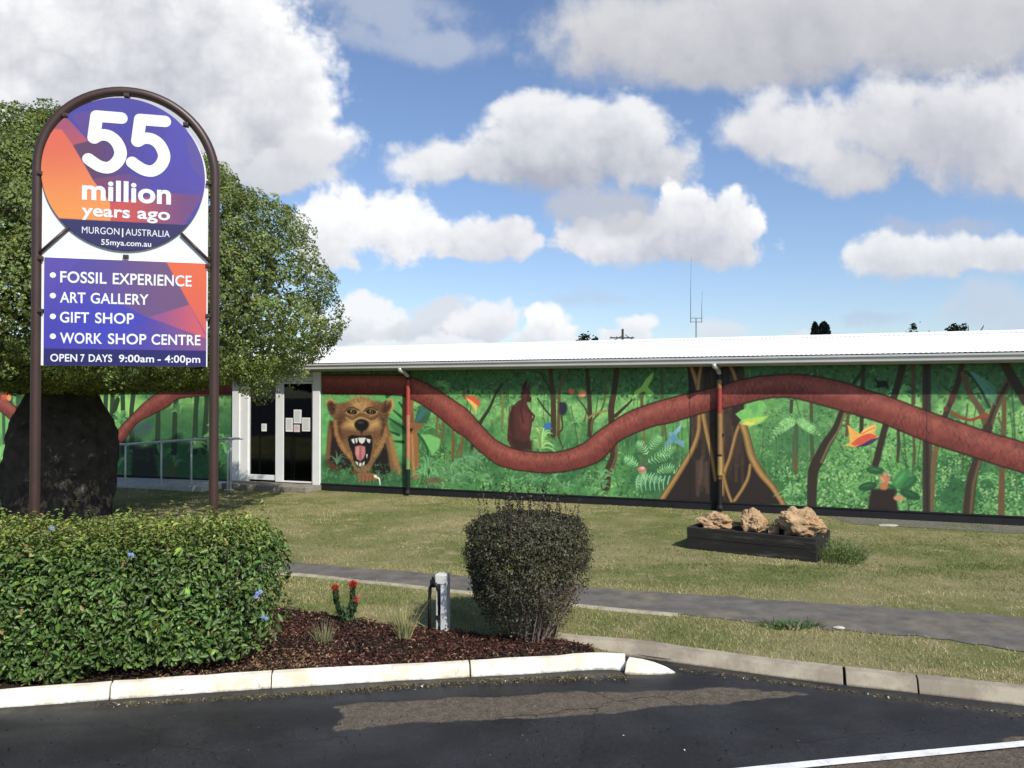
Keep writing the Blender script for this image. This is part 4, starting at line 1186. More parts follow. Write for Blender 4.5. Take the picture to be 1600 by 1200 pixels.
        hi = np.exp(-((t - 0.32) / 0.2) ** 2)[..., None]; lo = np.clip((t - 0.55) / 0.45, 0, 1)[..., None]
        body = c0 * (1 - hi) + c1 * hi
        body = body * (1 - lo * 0.75) + c2 * lo * 0.75
        body = body * (1 - 0.22 * (line * np.clip((vnoise(x * 6 + 9, y * 6, 44, 3) - 0.33) * 3, 0, 1))[..., None]) * (0.80 + 0.30 * vnoise(x * 14, y * 14, 41, 4) + 0.12 * vnoise(x * 1.6, y * 2, 45, 3))[..., None]
        al = np.clip(sd / 0.012 + 0.5, 0, 1)[..., None]
        out = np.clip(1 - np.abs(sd) / 0.022, 0, 1)[..., None]
        reg = CV[j0:j1, i0:i1]
        reg = reg * (1 - al) + body * al
        reg = reg * (1 - out * 0.85) + np.array([38, 20, 18]) / 255 * out * 0.85
        CV[j0:j1, i0:i1] = reg
    # wear of the paint, panel joints
    CV *= (0.93 + 0.14 * vnoise(UU * 30, VV * 30, 51, 3))[..., None]
    for px in (640, 1078, 1448):
        k = np.exp(-((UU - WP(px, 700)[0]) / 0.008) ** 2)[..., None] * 0.35
        CV *= 1 - k
    # small orange bird at the far left
    pell((40, 140), 34, 42, (214, 92, 50), Z3, 0.3, 0.25); pell((58, 165), 14, 20, (240, 160, 80), Z3)


paint_mural()
MURAL_GAIN = 0.93
lincv = lin(np.clip(CV, 0, 1))
lum_ = (lincv @ np.array([0.3, 0.6, 0.1]))[..., None]
lincv = (lincv * 0.84 + lum_ * 0.16 + 0.006) * MURAL_GAIN * np.array([1.10, 1.05, 0.88])
mm = mat('mural_paint', (1, 1, 1), 0.62, 0.25, var=0.05, vscale=1.5, attr=True, bump=0.1, bscale=60)


def mural_piece(name, ua, ub):
    ia, ib = max(0, int(round((ua - U0) / DU))), min(NU, int(round((ub - U0) / DU)) + 1)
    x, z = UU[:, ia:ib], VV[:, ia:ib]
    nv, nu = x.shape
    idx = np.arange(nu * nv).reshape(nv, nu)
    q = np.stack([idx[:-1, :-1], idx[:-1, 1:], idx[1:, 1:], idx[1:, :-1]], -1).reshape(-1, 4)
    return mesh_np(name, np.stack([x, np.full(x.shape, -0.004), z], -1).reshape(-1, 3), q, mm, vcol=lincv[:, ia:ib].reshape(-1, 3), parent=bld)


mr = mural_piece('mural', 0.035, U1)
mural_piece('mural', U0, DL - 0.035)

# ------------------------------------------------ downpipes, painted over like the wall behind them
for pxx, segs in ((637, [((24, 24, 22), 2.46, 2.30), ((160, 70, 62), 2.30, 1.60), ((172, 112, 86), 1.60, 0.75), ((120, 140, 84), 0.75, 0.52), ((24, 30, 26), 0.52, 0.03)]),
                  (1124, [((30, 24, 26), 2.46, 2.26), ((140, 112, 70), 2.26, 2.12), ((150, 62, 58), 2.12, 1.68), ((142, 112, 72), 1.68, 0.98), ((54, 42, 38), 0.98, 0.94), ((158, 132, 82), 0.94, 0.55), ((30, 26, 28), 0.62, 0.03)])):
    u = WP(pxx, 660, 0.09)[0]
    zs, cols = [], []
    for c, a, b_ in segs: zs += [a, b_]; cols += [c, c]
    n = 12; vs, fc, fs = [], [], []
    r = 0.042
    for k, z in enumerate(zs):
        if k and abs(zs[k] - zs[k - 1]) < 1e-6: z = z
        for j in range(n):
            an = 2 * math.pi * j / n
            vs.append((u + r * math.cos(an), -0.075 + r * math.sin(an), z))
    for k in range(0, len(zs) - 1, 2):
        for j in range(n):
            j2 = (j + 1) % n
            fs.append((k * n + j, k * n + j2, (k + 1) * n + j2, (k + 1) * n + j)); fc.append(lin(cols[k]) * MURAL_GAIN)
    dp = mesh_np('downpipe', vs, fs, mat('pipe_paint', (1, 1, 1), 0.5, 0.35, var=0.15, vscale=12, attr=True), fcol=fc, parent=bld, smooth=True)
    e = MB()
    e.tube([(u - 0.06, o_ + 0.03, 2.53), (u - 0.06, o_ + 0.03, 2.49), (u - 0.02, -0.22, 2.45), (u, -0.085, 2.38), (u, -0.075, 2.33)], 0.040, 12)
    e.build('elbow', mat('galvanised_elbow', (0.46, 0.46, 0.45), 0.35, 0.5, metal=0.3, var=0.1), dp)
    bmb = MB(); bmb.box(u - 0.07, -0.075, 1.30, u + 0.07, -0.006, 1.33); bmb.build('bracket', m_black, dp)
    sh = MB(); sh.tube([(u, -0.075, 0.10), (u, -0.085, 0.05), (u + 0.0, -0.16, 0.02)], 0.052, 12); sh.build('shoe', m_black, dp)

# ------------------------------------------------ entrance: white aluminium frame, two glazed leaves, notices
def U(px, py=680): return WP(px, py)[0]
fr = MB()
zth = 0.12
fr.box(U(365), -0.05, zth, U(376), 0.10, WT - 0.005)                       # outer left post
fr.box(U(376) + 0.002, -0.02, zth, U(388), 0.10, DTOP)
fr.box(U(490.5), -0.05, zth - 0.02, U(500) + 0.02, 0.10, WT - 0.006)        # right post, up to the soffit
fr.box(U(376) + 0.002, -0.02, DTOP + 0.002, U(490.5) - 0.002, 0.09, DTOP + 0.09)   # head
fr.box(U(376) + 0.002, 0.0, DTOP + 0.092, U(490.5) - 0.002, 0.06, WT - 0.007)
frame = fr.build('door_frame', m_white, bld, bevel=0.004)
glass = bpy.data.materials.new('door_glass'); glass.use_nodes = True
nt = glass.node_tree; b = NB(nt); nt.nodes.remove(nt.nodes['Principled BSDF'])
gl = nt.nodes.new('ShaderNodeBsdfGlossy'); gl.inputs['Roughness'].default_value = 0.02; gl.inputs['Color'].default_value = (0.9, 0.92, 0.92, 1)
tr = nt.nodes.new('ShaderNodeBsdfTransparent'); tr.inputs['Color'].default_value = (0.45, 0.47, 0.47, 1)
frs = nt.nodes.new('ShaderNodeFresnel'); frs.inputs['IOR'].default_value = 1.45
mx = nt.nodes.new('ShaderNodeMixShader')
nt.links.new(frs.outputs[0], mx.inputs[0]); nt.links.new(tr.outputs[0], mx.inputs[1]); nt.links.new(gl.outputs[0], mx.inputs[2])
nt.links.new(mx.outputs[0], nt.nodes['Material Output'].inputs[0])


def leaf_door(xa, xb, z0, stile_l, stile_r, rail_b, rail_t, y):
    d = MB()
    a, b_ = U(xa), U(xb); l, r_ = U(xa + stile_l), U(xb - stile_r)
    d.box(a, y, z0, l, y + 0.045, DTOP - 0.005); d.box(r_, y, z0, b_, y + 0.045, DTOP - 0.005)
    d.box(l + 0.001, y + 0.001, z0, r_ - 0.001, y + 0.044, z0 + rail_b); d.box(l + 0.001, y + 0.001, DTOP - 0.005 - rail_t, r_ - 0.001, y + 0.044, DTOP - 0.006)
    o = d.build('door', m_white, bld, bevel=0.004)
    g_ = MB(); g_.box(l, y + 0.018, z0 + rail_b, r_, y + 0.024, DTOP - 0.006 - rail_t); g_.build('pane', glass, o)
    return o


dA = leaf_door(388.5, 432, zth + 0.04, 0.7, 1.5, 0.11, 0.05, 0.02)
dB = leaf_door(431, 490, zth + 0.015, 12.5, 2.2, 0.035, 0.05, -0.015)
paper = mat('notice_paper', (0.78, 0.78, 0.75), 0.7, 0.2, var=0.03)
paper2 = mat('pink_notice', (0.74, 0.60, 0.58), 0.7, 0.2, var=0.2, vscale=30)
ink = mat('notice_ink', (0.30, 0.30, 0.30), 0.8, 0.1, var=0.2, vscale=50)
for (xa, ya, xb, yb, mp, par, yy) in ((446.5, 653, 457.5, 674.5, paper, dB, -0.001), (459, 640, 471, 661.5, paper, dB, -0.001), (472, 652.5, 484.5, 674, paper, dB, -0.001), (459, 663.5, 468.5, 675, paper2, dB, -0.001), (407, 662, 415, 674, paper, dA, 0.034)):
    u0_, z1_ = WP(xa, ya); u1_, z0_ = WP(xb, yb)
    q = MB(); q.box(u0_, yy, z0_, u1_, yy + 0.002, z1_); nn = q.build('notice', mp, par)
    lines = MB(); k = z1_ - 0.035
    while k > z0_ + 0.03:
        lines.box(u0_ + 0.02, yy - 0.0015, k, u1_ - random.uniform(0.02, 0.05), yy - 0.0002, k + 0.006); k -= 0.02
    lines.build('print', ink, nn)
th = MB(); th.box(U(372), -0.55, 0.0, U(503), 0.12, zth - 0.004); th.build('threshold', mat('step_concrete', (0.22, 0.20, 0.16), 0.9, 0.2, var=0.25, vscale=8), bld, bevel=0.01)
# the room behind the glass
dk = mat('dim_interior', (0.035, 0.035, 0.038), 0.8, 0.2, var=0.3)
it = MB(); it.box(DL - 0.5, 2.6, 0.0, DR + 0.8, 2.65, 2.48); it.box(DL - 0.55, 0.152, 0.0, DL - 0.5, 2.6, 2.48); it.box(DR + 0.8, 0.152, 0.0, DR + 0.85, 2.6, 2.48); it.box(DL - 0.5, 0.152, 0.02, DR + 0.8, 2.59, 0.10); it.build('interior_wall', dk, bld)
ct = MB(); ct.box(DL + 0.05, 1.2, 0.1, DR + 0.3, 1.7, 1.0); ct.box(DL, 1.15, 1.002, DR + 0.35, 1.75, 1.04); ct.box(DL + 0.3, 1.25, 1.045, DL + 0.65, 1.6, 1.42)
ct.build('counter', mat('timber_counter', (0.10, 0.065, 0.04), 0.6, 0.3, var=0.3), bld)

# ------------------------------------------------ access ramp and its handrail
ru0, ru1 = U(150, 750), U(374, 750)
vs = [(U0 + 0.5, -1.15, -0.02), (ru0, -1.15, -0.02), (ru1, -1.15, -0.02), (ru1 , -0.03, -0.02), (ru0, -0.03, -0.02), (U0 + 0.5, -0.03, -0.02),
      (U0 + 0.5, -1.15, 0.06), (ru0, -1.15, 0.06), (ru1, -1.15, zth - 0.01), (ru1, -0.03, zth - 0.01), (ru0, -0.03, 0.06), (U0 + 0.5, -0.03, 0.06)]
rp = MB().add(vs, [(0, 1, 7, 6), (1, 2, 8, 7), (2, 3, 9, 8), (3, 4, 10, 9), (4, 5, 11, 10), (5, 0, 6, 11), (6, 7, 10, 11), (7, 8, 9, 10), (0, 5, 4, 1), (1, 4, 3, 2)])
o = rp.build('ramp', mat('ramp_concrete', (0.46, 0.45, 0.42), 0.85, 0.2, var=0.15, vscale=4), bevel=0.008); o.location = BA; o.rotation_euler = (0, 0, BROT); o['kind'] = 'structure'
rail = empty('handrail', BA, BROT, 'pale galvanised steel handrail along the ramp to the glass doors', 'handrail')
steel = mat('galvanised_rail', (0.66, 0.68, 0.66), 0.45, 0.4, metal=0.0, var=0.12)
yr = -1.05


def UR(px, py): return WP(px, py, 1.05)
rt = [UR(180, 694), UR(196, 694), UR(252, 690), UR(300, 686.5), UR(357, 685), UR(374, 685)]
MB().tube([(rt[0][0] - 0.02, yr, rt[0][1] - 0.02)] + [(u, yr, z) for u, z in rt], 0.02, 10).build('top_rail', steel, rail)
MB().tube([(u, yr + 0.10, z - 0.02) for u, z in rt], 0.013, 8).build('grab_rail', steel, rail)
for px in (196, 252, 299, 356, 360.5):
    u, _ = UR(px, 720); z = np.interp(u, [q[0] for q in rt], [q[1] for q in rt])
    MB().tube([(u, yr, 0.0), (u, yr, z - 0.012)], 0.019, 10).tube([(u, yr, z - 0.05), (u, yr + 0.10, z - 0.025)], 0.008, 6).box(u - 0.045, yr - 0.045, 0.06, u + 0.045, yr + 0.045, 0.072).build('post', steel, rail)

# ---------------------------------------------------------------- the sign
SA = AT(55, 700, 6.85); SB = AT(334, 700, 7.22)
SA.z = SB.z = 0
SU = (SB - SA).normalized(); SN = Vector((SU.y, -SU.x, 0)); SROT = math.atan2(SU.y, SU.x)
SW = (SB - SA).length


def SP(x, y, out=0.0):
    d = ray(x, y); A = SA + SN * out
    t = (A - Vector((0, 0, H))).dot(SN) / d.dot(SN)
    q = Vector((0, 0, H)) + d * t
    return (q - A).dot(SU), q.z


sign = empty('roadside_sign', SA, SROT, 'tall arched brown pipe sign with a round panel above a square one', 'sign')
m_pipe = mat('brown_pipe_paint', (0.048, 0.026, 0.020), 0.42, 0.45, var=0.15, vscale=5)
ztop = SP(195, 143)[1]; rad = SW / 2; zs = ztop - rad
arch = [(0, 0, -0.1)] + [(0, 0, zs * k / 6) for k in range(1, 6)]
arch += [(rad - rad * math.cos(a), 0, zs + rad * math.sin(a)) for a in np.linspace(0, math.pi, 37)]
arch += [(SW, 0, zs * k / 6) for k in range(5, 0, -1)] + [(SW, 0, -0.1)]
MB().tube(arch, 0.041, 16).build('arch_frame', m_pipe, sign)
for x in (0, SW):
    MB().tube([(x, 0, 0.55), (x, 0, 0.57)], 0.0435, 16).build('joint_collar', m_pipe, sign)
cx, cz = SP(196.5, 274); cr = (SP(323.5, 280)[0] - SP(69, 270)[0]) / 2
m_back = mat('white_panel', (0.66, 0.68, 0.69), 0.5, 0.3, var=0.04)
YB = -0.015      # face of the white backing
# white backing sheet with a round top edge
bx0, bx1 = SP(66, 400)[0], SP(325, 400)[0]
bz0, bz1 = SP(67, 571)[1], SP(66, 300)[1]
out = [(bx0, bz0), (bx1, bz0), (bx1, cz)]
rr = cr + 0.012
out += [(cx + rr * math.cos(a), cz + rr * math.sin(a)) for a in np.linspace(0.02, math.pi - 0.02, 40)] + [(bx0, cz)]
n = len(out)
bk = MB().add([(x, YB, z) for x, z in out] + [(x, YB + 0.02, z) for x, z in out], [tuple(range(n)), tuple(range(2 * n - 1, n - 1, -1))] + [(i, (i + 1) % n, (i + 1) % n + n, i + n) for i in range(n)])
bk.build('backing_panel', m_back, sign)
for a, b_ in (((64, 396), (108, 357)), ((284, 366), (328, 409))):
    p0, p1 = SP(*a), SP(*b_)
    MB().tube([(p0[0], -0.034, p0[1]), (p1[0], -0.034, p1[1])], 0.014, 8).build('brace', m_pipe, sign)
for px, py in ((64, 272), (327, 287), (104, 182), (291, 196), (199, 151), (65, 404), (65, 486), (326, 416), (326, 494), (198, 402)):
    x, z = SP(px, py)
    MB().box(x - 0.022, -0.05, z - 0.016, x + 0.022, 0.02, z + 0.016).tube([(x, -0.055, z), (x, -0.05, z)], 0.008, 8).build('bracket', m_pipe, sign, bevel=0.003)

m_print = mat('printed_vinyl', (1, 1, 1), 0.42, 0.4, var=0.03, vscale=2, attr=True)
SG = 0.74


def facet(px, py, pl):
    d = poly_dist(px, py, pl) * np.where(in_poly(px, py, pl), 1, -1)
    return np.clip(d / 1.2 + 0.5, 0, 1)


def sm(x, a, b_):
    t = np.clip((x - a) / (b_ - a), 0, 1); return (t * t * (3 - 2 * t))[..., None]


c3 = lambda *v: np.array(v) / 255.0


def round_colour(px, py):
    """printed facets of the round panel (photo pixel coordinates of the sheet)"""
    base = c3(78, 72, 158) * (1 - sm(px, 150, 320)) + c3(84, 76, 172) * sm(px, 150, 320)
    base = base * (1 - 0.5 * sm(py, 250, 340)) + 0.5 * sm(py, 250, 340) * c3(110, 78, 150)
    def put(m, col, a=1.0):
        nonlocal base
        k = (m * a)[..., None]; base = base * (1 - k) + k * col
    q = (px, py)
    put(facet(px, py, [(107, 187), (60, 150), (60, 240), (140, 222)]), c3(160, 84, 112) * (1 - sm(py, 180, 225)) + c3(176, 88, 104) * sm(py, 180, 225), 1)
    put(facet(px, py, [(112, 180), (240, 150), (260, 215), (140, 222)]), c3(104, 74, 140) * (1 - sm(px, 110, 190)) + c3(78, 72, 160) * sm(px, 110, 190), 0.9)
    put(facet(px, py, [(114, 227), (142, 220), (215, 215), (240, 270), (172, 316), (146, 282)]), c3(100, 66, 98) * (1 - sm(px, 130, 230)) + c3(80, 72, 160) * sm(px, 130, 230), 1)
    put(facet(px, py, [(146, 280), (172, 316), (200, 318), (320, 300), (310, 300), (200, 272)]), c3(128, 74, 110) * (1 - sm(px, 160, 250)) + c3(84, 76, 164) * sm(px, 160, 250), 0.9)
    put(facet(px, py, [(165, 318), (270, 302), (316, 306), (290, 352), (165, 350)]), c3(206, 88, 84) * (1 - sm(px, 190, 300)) + c3(116, 76, 128) * sm(px, 190, 300), 1)
    put(facet(px, py, [(312, 316), (330, 300), (330, 360), (286, 354)]), c3(78, 74, 160) + 0 * sm(px, 0, 1), 1)
    put(facet(px, py, [(290, 215), (330, 240), (330, 290), (300, 265)]), c3(98, 84, 150) + 0 * sm(px, 0, 1), 0.7)
    put(facet(px, py, [(97, 203), (60, 200), (60, 345), (173, 346), (172, 316), (146, 282), (114, 227)]), c3(224, 108, 84) * (1 - sm(py, 210, 335)) + c3(244, 156, 84) * sm(py, 210, 335), 1)
    line = 341.5 + (px - 95) * 0.053
    put(np.clip((py - line) / 1.0 + 0.5, 0, 1), c3(52, 50, 98) + 0 * sm(px, 0, 1), 1)
    return base


def rect_colour(px, py):
    base = c3(98, 80, 170) * (1 - sm(py, 400, 545)) + c3(72, 66, 168) * sm(py, 400, 545)
    base = base * (1 - 0.5 * sm(px, 60, 240)) + 0.5 * sm(px, 60, 240) * c3(84, 80, 172)
    def put(m, col, a=1.0):
        nonlocal base
        k = (m * a)[..., None]; base = base * (1 - k) + k * col
    z0 = 0 * sm(px, 0, 1)
    blue = np.exp(-(((px - 165) / 80) ** 2 + ((py - 510) / 50) ** 2)); put(blue, c3(66, 70, 190) + z0, 0.8)
    put(facet(px, py, [(138, 395), (256, 400), (296, 476), (232, 497), (100, 430)]), c3(90, 78, 160) * (1 - sm(px, 120, 270)) + c3(120, 88, 122) * sm(px, 120, 270), 0.9)
    put(facet(px, py, [(232, 496), (296, 476), (330, 540), (330, 560)]), c3(150, 86, 142) * (1 - sm(px, 236, 322)) + c3(212, 96, 104) * sm(px, 236, 322), 1)
    put(facet(px, py, [(236, 497), (330, 532), (330, 560), (150, 546)]), c3(78, 72, 172) * (1 - sm(px, 200, 310)) + c3(124, 84, 140) * sm(px, 200, 310), 0.9)
    put(facet(px, py, [(255, 400), (335, 400), (335, 545), (296, 476)]), c3(232, 110, 74) * (1 - sm(py, 430, 530)) + c3(218, 100, 90) * sm(py, 430, 530), 1)
    put(np.clip(py - 544.5 - (px - 68) * 0.014 + 0.5, 0, 1), c3(40, 38, 104) + z0, 1)
    return base


# bilinear map from the sheet back to its photo coordinates (both lie in one plane)
def inv_map(x, z):
    P = np.stack([SA.x + SU.x * x, SA.y + SU.y * x, z - H], -1) + np.array([SN.x, SN.y, 0]) * 0.03
    c, s = math.cos(PITCH), math.sin(PITCH)
    fwd = P[..., 1] * c + P[..., 2] * s; up = -P[..., 1] * s + P[..., 2] * c
    return 800 + F * P[..., 0] / fwd, 600 - F * up / fwd


def sheet(name, x, z, colfn, y):
    """grid sheet with a 6 mm edge"""
    px, py = inv_map(x, z)
    col = lin(np.clip(colfn(px, py), 0, 1)) * SG
    nv, nu = x.shape
    idx = np.arange(nu * nv).reshape(nv, nu)
    q = np.stack([idx[:-1, :-1], idx[:-1, 1:], idx[1:, 1:], idx[1:, :-1]], -1).reshape(-1, 4)
    return q, col.reshape(-1, 3)


na, nr = 420, 200
A_, R_ = np.meshgrid(np.linspace(0, 2 * math.pi, na), np.linspace(0.0005, 1, nr) * cr)
x, z = cx + R_ * np.cos(A_), cz + 1.02 * R_ * np.sin(A_)
q, col = sheet('round', x, z, round_colour, 0)
Vv = np.stack([x, np.full(x.shape, YB - 0.022), z], -1).reshape(-1, 3)
rimv = np.stack([x[-1], np.full(na, YB - 0.008), z[-1]], -1); k0 = len(Vv)
qr = np.stack([np.arange(na - 1) + (nr - 1) * na, np.arange(1, na) + (nr - 1) * na, np.arange(1, na) + k0, np.arange(na - 1) + k0], 1)
rp_ = mesh_np('round_panel', np.concatenate([Vv, rimv]), np.concatenate([q, qr]), m_print, vcol=np.concatenate([col, np.tile(lin(c3(210, 212, 220)) * 0.9, (na, 1))]), parent=sign)
rx0, rx1 = SP(69, 480, 0.03)[0], SP(322.5, 480, 0.03)[0]
rz0, rz1 = SP(69, 570.5, 0.03)[1], SP(69, 402, 0.03)[1]
x, z = np.meshgrid(np.linspace(rx0, rx1, 360), np.linspace(rz0, rz1, 250))
q, col = sheet('rect', x, z, rect_colour, 0)
Vv = np.stack([x, np.full(x.shape, YB - 0.020), z], -1).reshape(-1, 3)
sp_ = mesh_np('square_panel', Vv, q, m_print, vcol=col, parent=sign)
MB().box(rx0, YB - 0.0195, rz0, rx1, YB - 0.002, rz1).build('panel_core', m_back, sp_)

m_letter = mat('white_lettering', (0.66, 0.69, 0.71), 0.5, 0.3, var=0.02)


def lettering(words, parent, yt, yb, y, bold=0.02, m=m_letter):
    """a line of words, each fitted between its own left and right photo x; cap top and baseline taken at the first word"""
    xf = words[0][1]
    _, zt = SP(xf, yt, 0.03); _, zb = SP(xf, yb, 0.03)
    for text, xa, xb in words:
        cu = bpy.data.curves.new('lettering', 'FONT')
        cu.body = text; cu.offset = bold; cu.resolution_u = 6; cu.extrude = 0.0; cu.space_character = 1.03
        ob = bpy.data.objects.new('lettering', cu); C.objects.link(ob)
        dg = bpy.context.evaluated_depsgraph_get(); dg.update()
        me = bpy.data.meshes.new_from_object(ob.evaluated_get(dg), depsgraph=dg)
        bpy.data.objects.remove(ob); bpy.data.curves.remove(cu)
        n_ = len(me.vertices); co = np.empty(n_ * 3, np.float32); me.vertices.foreach_get('co', co); co = co.reshape(-1, 3)
        x0, x1 = SP(xa, (yt + yb) / 2, 0.03)[0], SP(xb, (yt + yb) / 2, 0.03)[0]
        mn, mxx = co.min(0), co.max(0)
        sx = (x1 - x0) / (mxx[0] - mn[0]); sz = (zt - zb) / 0.729      # cap height of the built-in face
        nc = np.stack([x0 + (co[:, 0] - mn[0]) * sx, np.full(n_, y), zb + co[:, 1] * sz], 1)
        me.vertices.foreach_set('co', nc.astype(np.float32).ravel()); me.update()
        me.materials.clear(); me.materials.append(m)
        link('lettering', me, parent)


def bullet(px, py, parent, y):
    x, z = SP(px, py, 0.03); r = 0.024
    vs = [(x + r * math.cos(a), y, z + r * math.sin(a)) for a in np.linspace(0, 2 * math.pi, 21)[:-1]]
    MB().add(vs, [tuple(range(20))]).build('bullet', m_letter, parent, recalc=False)


YL = YB - 0.0245
YL2 = YB - 0.0225
lettering([('million', 128.5, 267.5)], rp_, 278.5, 311, YL, 0.03)
lettering([('years', 128, 203.5), ('ago', 215, 266)], rp_, 318, 337, YL, 0.024)
lettering([('MURGON', 128.5, 187), ('|', 191, 193), ('AUSTRALIA', 196.5, 265.5)], rp_, 353.5, 364.5, YL, 0.0)
lettering([('55mya.com.au', 158.5, 236.5)], rp_, 373.5, 382.5, YL, 0.012)
lettering([('FOSSIL', 94.5, 167), ('EXPERIENCE', 176.5, 299.5)], sp_, 423, 441, YL2, 0.018)
lettering([('ART', 94, 134), ('GALLERY', 142, 232.5)], sp_, 455.5, 472.5, YL2, 0.018)
lettering([('GIFT', 94, 139.5), ('SHOP', 149, 209.5)], sp_, 486.5, 503.5, YL2, 0.018)
lettering([('WORK', 94, 160), ('SHOP', 169, 229), ('CENTRE', 237, 313.5)], sp_, 519, 536, YL2, 0.018)
lettering([('OPEN', 79, 121), ('7', 126, 132.5), ('DAYS', 139, 175.5), ('9:00am', 186, 241), ('-', 246.5, 251.5), ('4:00pm', 257.5, 313)], sp_, 552.5, 564.5, YL2, 0.016)
for by in (430, 462, 494.5, 525.5): bullet(83, by, sp_, YL2)


def ribbon(pts, wd, y, caps=(True, True)):
    """flat round-ended stroke in the sign plane, pts in zoomed photo units"""
    P = [Vector((*SP(a / 4, 100 + b_ / 4, 0.03), 0)) for a, b_ in pts]
    P = smooth_line(P, 8) if len(P) > 2 else P
    L, Rr = [], []
    n = len(P)
    for i, p in enumerate(P):
        t = (P[min(i + 1, n - 1)] - P[max(i - 1, 0)]).normalized(); s = Vector((-t.y, t.x, 0)) * wd / 2
        L.append(p + s); Rr.append(p - s)
    bm = bmesh.new(); mk = lambda v: bm.verts.new((v.x, y, v.y))
    lv, rv = [mk(v) for v in L], [mk(v) for v in Rr]
    for i in range(n - 1): bm.faces.new((lv[i], lv[i + 1], rv[i + 1], rv[i]))
    for end, (a_, b_), va, vb in ((P[-1], (P[-1], P[-2]), lv[-1], rv[-1]), (P[0], (P[0], P[1]), rv[0], lv[0])):
        t = (a_ - b_).normalized(); s = Vector((-t.y, t.x, 0))
        arc = [va] + [mk(end + (s * math.cos(q) + t * math.sin(q)) * wd / 2) for q in np.linspace(0.2, math.pi - 0.2, 12)] + [vb]
        c_ = mk(end)
        for k in range(len(arc) - 1): bm.faces.new((c_, arc[k], arc[k + 1]))
    return bm


def five(dx, dy):
    me = bpy.data.meshes.new('numeral'); allbm = bmesh.new()
    wd = SP(190 + 19.6, 200)[0] - SP(190, 200)[0]
    strokes = [([(760, 340), (606, 328)], 0.0), ([(606, 330), (588, 464)], 0.0004),
               ([(590, 464), (628, 446), (682, 452), (728, 488), (754, 545), (748, 590), (718, 630), (676, 650), (628, 642), (586, 618), (556, 596)], 0.0008)]
    for pts, off in strokes:
        b2 = ribbon([(a + dx, c_ + dy) for a, c_ in pts], wd, YL - off)
        tmp = bpy.data.meshes.new('tmp'); b2.to_mesh(tmp); b2.free(); allbm.from_mesh(tmp); bpy.data.meshes.remove(tmp)
    allbm.to_mesh(me); allbm.free(); me.materials.append(m_letter)
    return link('numeral', me, rp_)


five(0, 0); five(272, 21)

# ---------------------------------------------------------------- foliage materials
def leaf_mat(name, rough=0.55, spec=0.3, transl=0.28):
    return mat(name, (1, 1, 1), rough, spec, var=0.12, vscale=1.5, attr=True, transl=transl)


def tint(n, base, hv=0.10, vv=0.28, k=None):
    """n leaf colours round a base (linear rgb)"""
    b_ = np.asarray(base, float)
    out = b_[None] * (1 + RNG.normal(0, vv, (n, 1))).clip(0.4, 1.8)
    out = out * (1 + RNG.normal(0, hv, (n, 3)))
    return out.clip(0.003, 0.9)


# ---------------------------------------------------------------- the bottle tree
TX, TY = AT(97, 700, 13.3).x, 13.3
tree = empty('bottle_tree', (TX, TY, 0), 0, 'big bottle tree with a swollen grey trunk and a dense rounded crown beside the building', 'tree')
prof = [(0.82, -0.1), (0.80, 0.08), (0.82, 0.3), (0.865, 0.7), (0.885, 1.05), (0.86, 1.35), (0.76, 1.62), (0.61, 1.85), (0.53, 2.05), (0.48, 2.3), (0.44, 2.7), (0.40, 3.2), (0.34, 3.8), (0.22, 4.6), (0.08, 5.6)]
vs, fs = [], []
NA = 96
zz = np.linspace(0, 1, 60)
pr = np.array(prof); tt = np.linspace(0, 1, len(pr))
rads = np.interp(zz, tt, pr[:, 0]); hs = np.interp(zz, tt, pr[:, 1])
for i in range(60):
    for k in range(NA):
        a = 2 * math.pi * k / NA
        nz = mnoise.fractal(Vector((math.cos(a) * 1.6, math.sin(a) * 1.6, hs[i] * 1.3)), 0.8, 2.0, 4)
        nf = mnoise.fractal(Vector((math.cos(a) * 9, math.sin(a) * 9, hs[i] * 3)), 0.7, 2.0, 4)
        flute = 0.03 * math.sin(a * 5 + 1.0) * max(0, 1 - hs[i] / 1.2) + 0.02 * math.sin(a * 9 + hs[i])
        r = 0.96 * rads[i] * (1 + 0.08 * nz + 0.03 * nf + flute * 1.3 - 0.02 * abs(mnoise.noise(Vector((math.cos(a) * 14, math.sin(a) * 14, hs[i] * 1.2)))))
        vs.append((r * math.cos(a), r * math.sin(a), hs[i]))
for i in range(59):
    for k in range(NA):
        k2 = (k + 1) % NA
        fs.append((i * NA + k, i * NA + k2, (i + 1) * NA + k2, (i + 1) * NA + k))
mbt = MB().add(vs, fs, True)
m_bark = mat('bottle_bark', (0.047, 0.041, 0.035), 0.92, 0.15, var=0.45, vscale=5, bump=0.9, bscale=18, color2=(0.17, 0.165, 0.15), c2scale=5.5, c2lo=0.60, c2hi=0.72)
trunk = mbt.build('trunk', m_bark, tree)
lm = MB()
rl = random.Random(3)
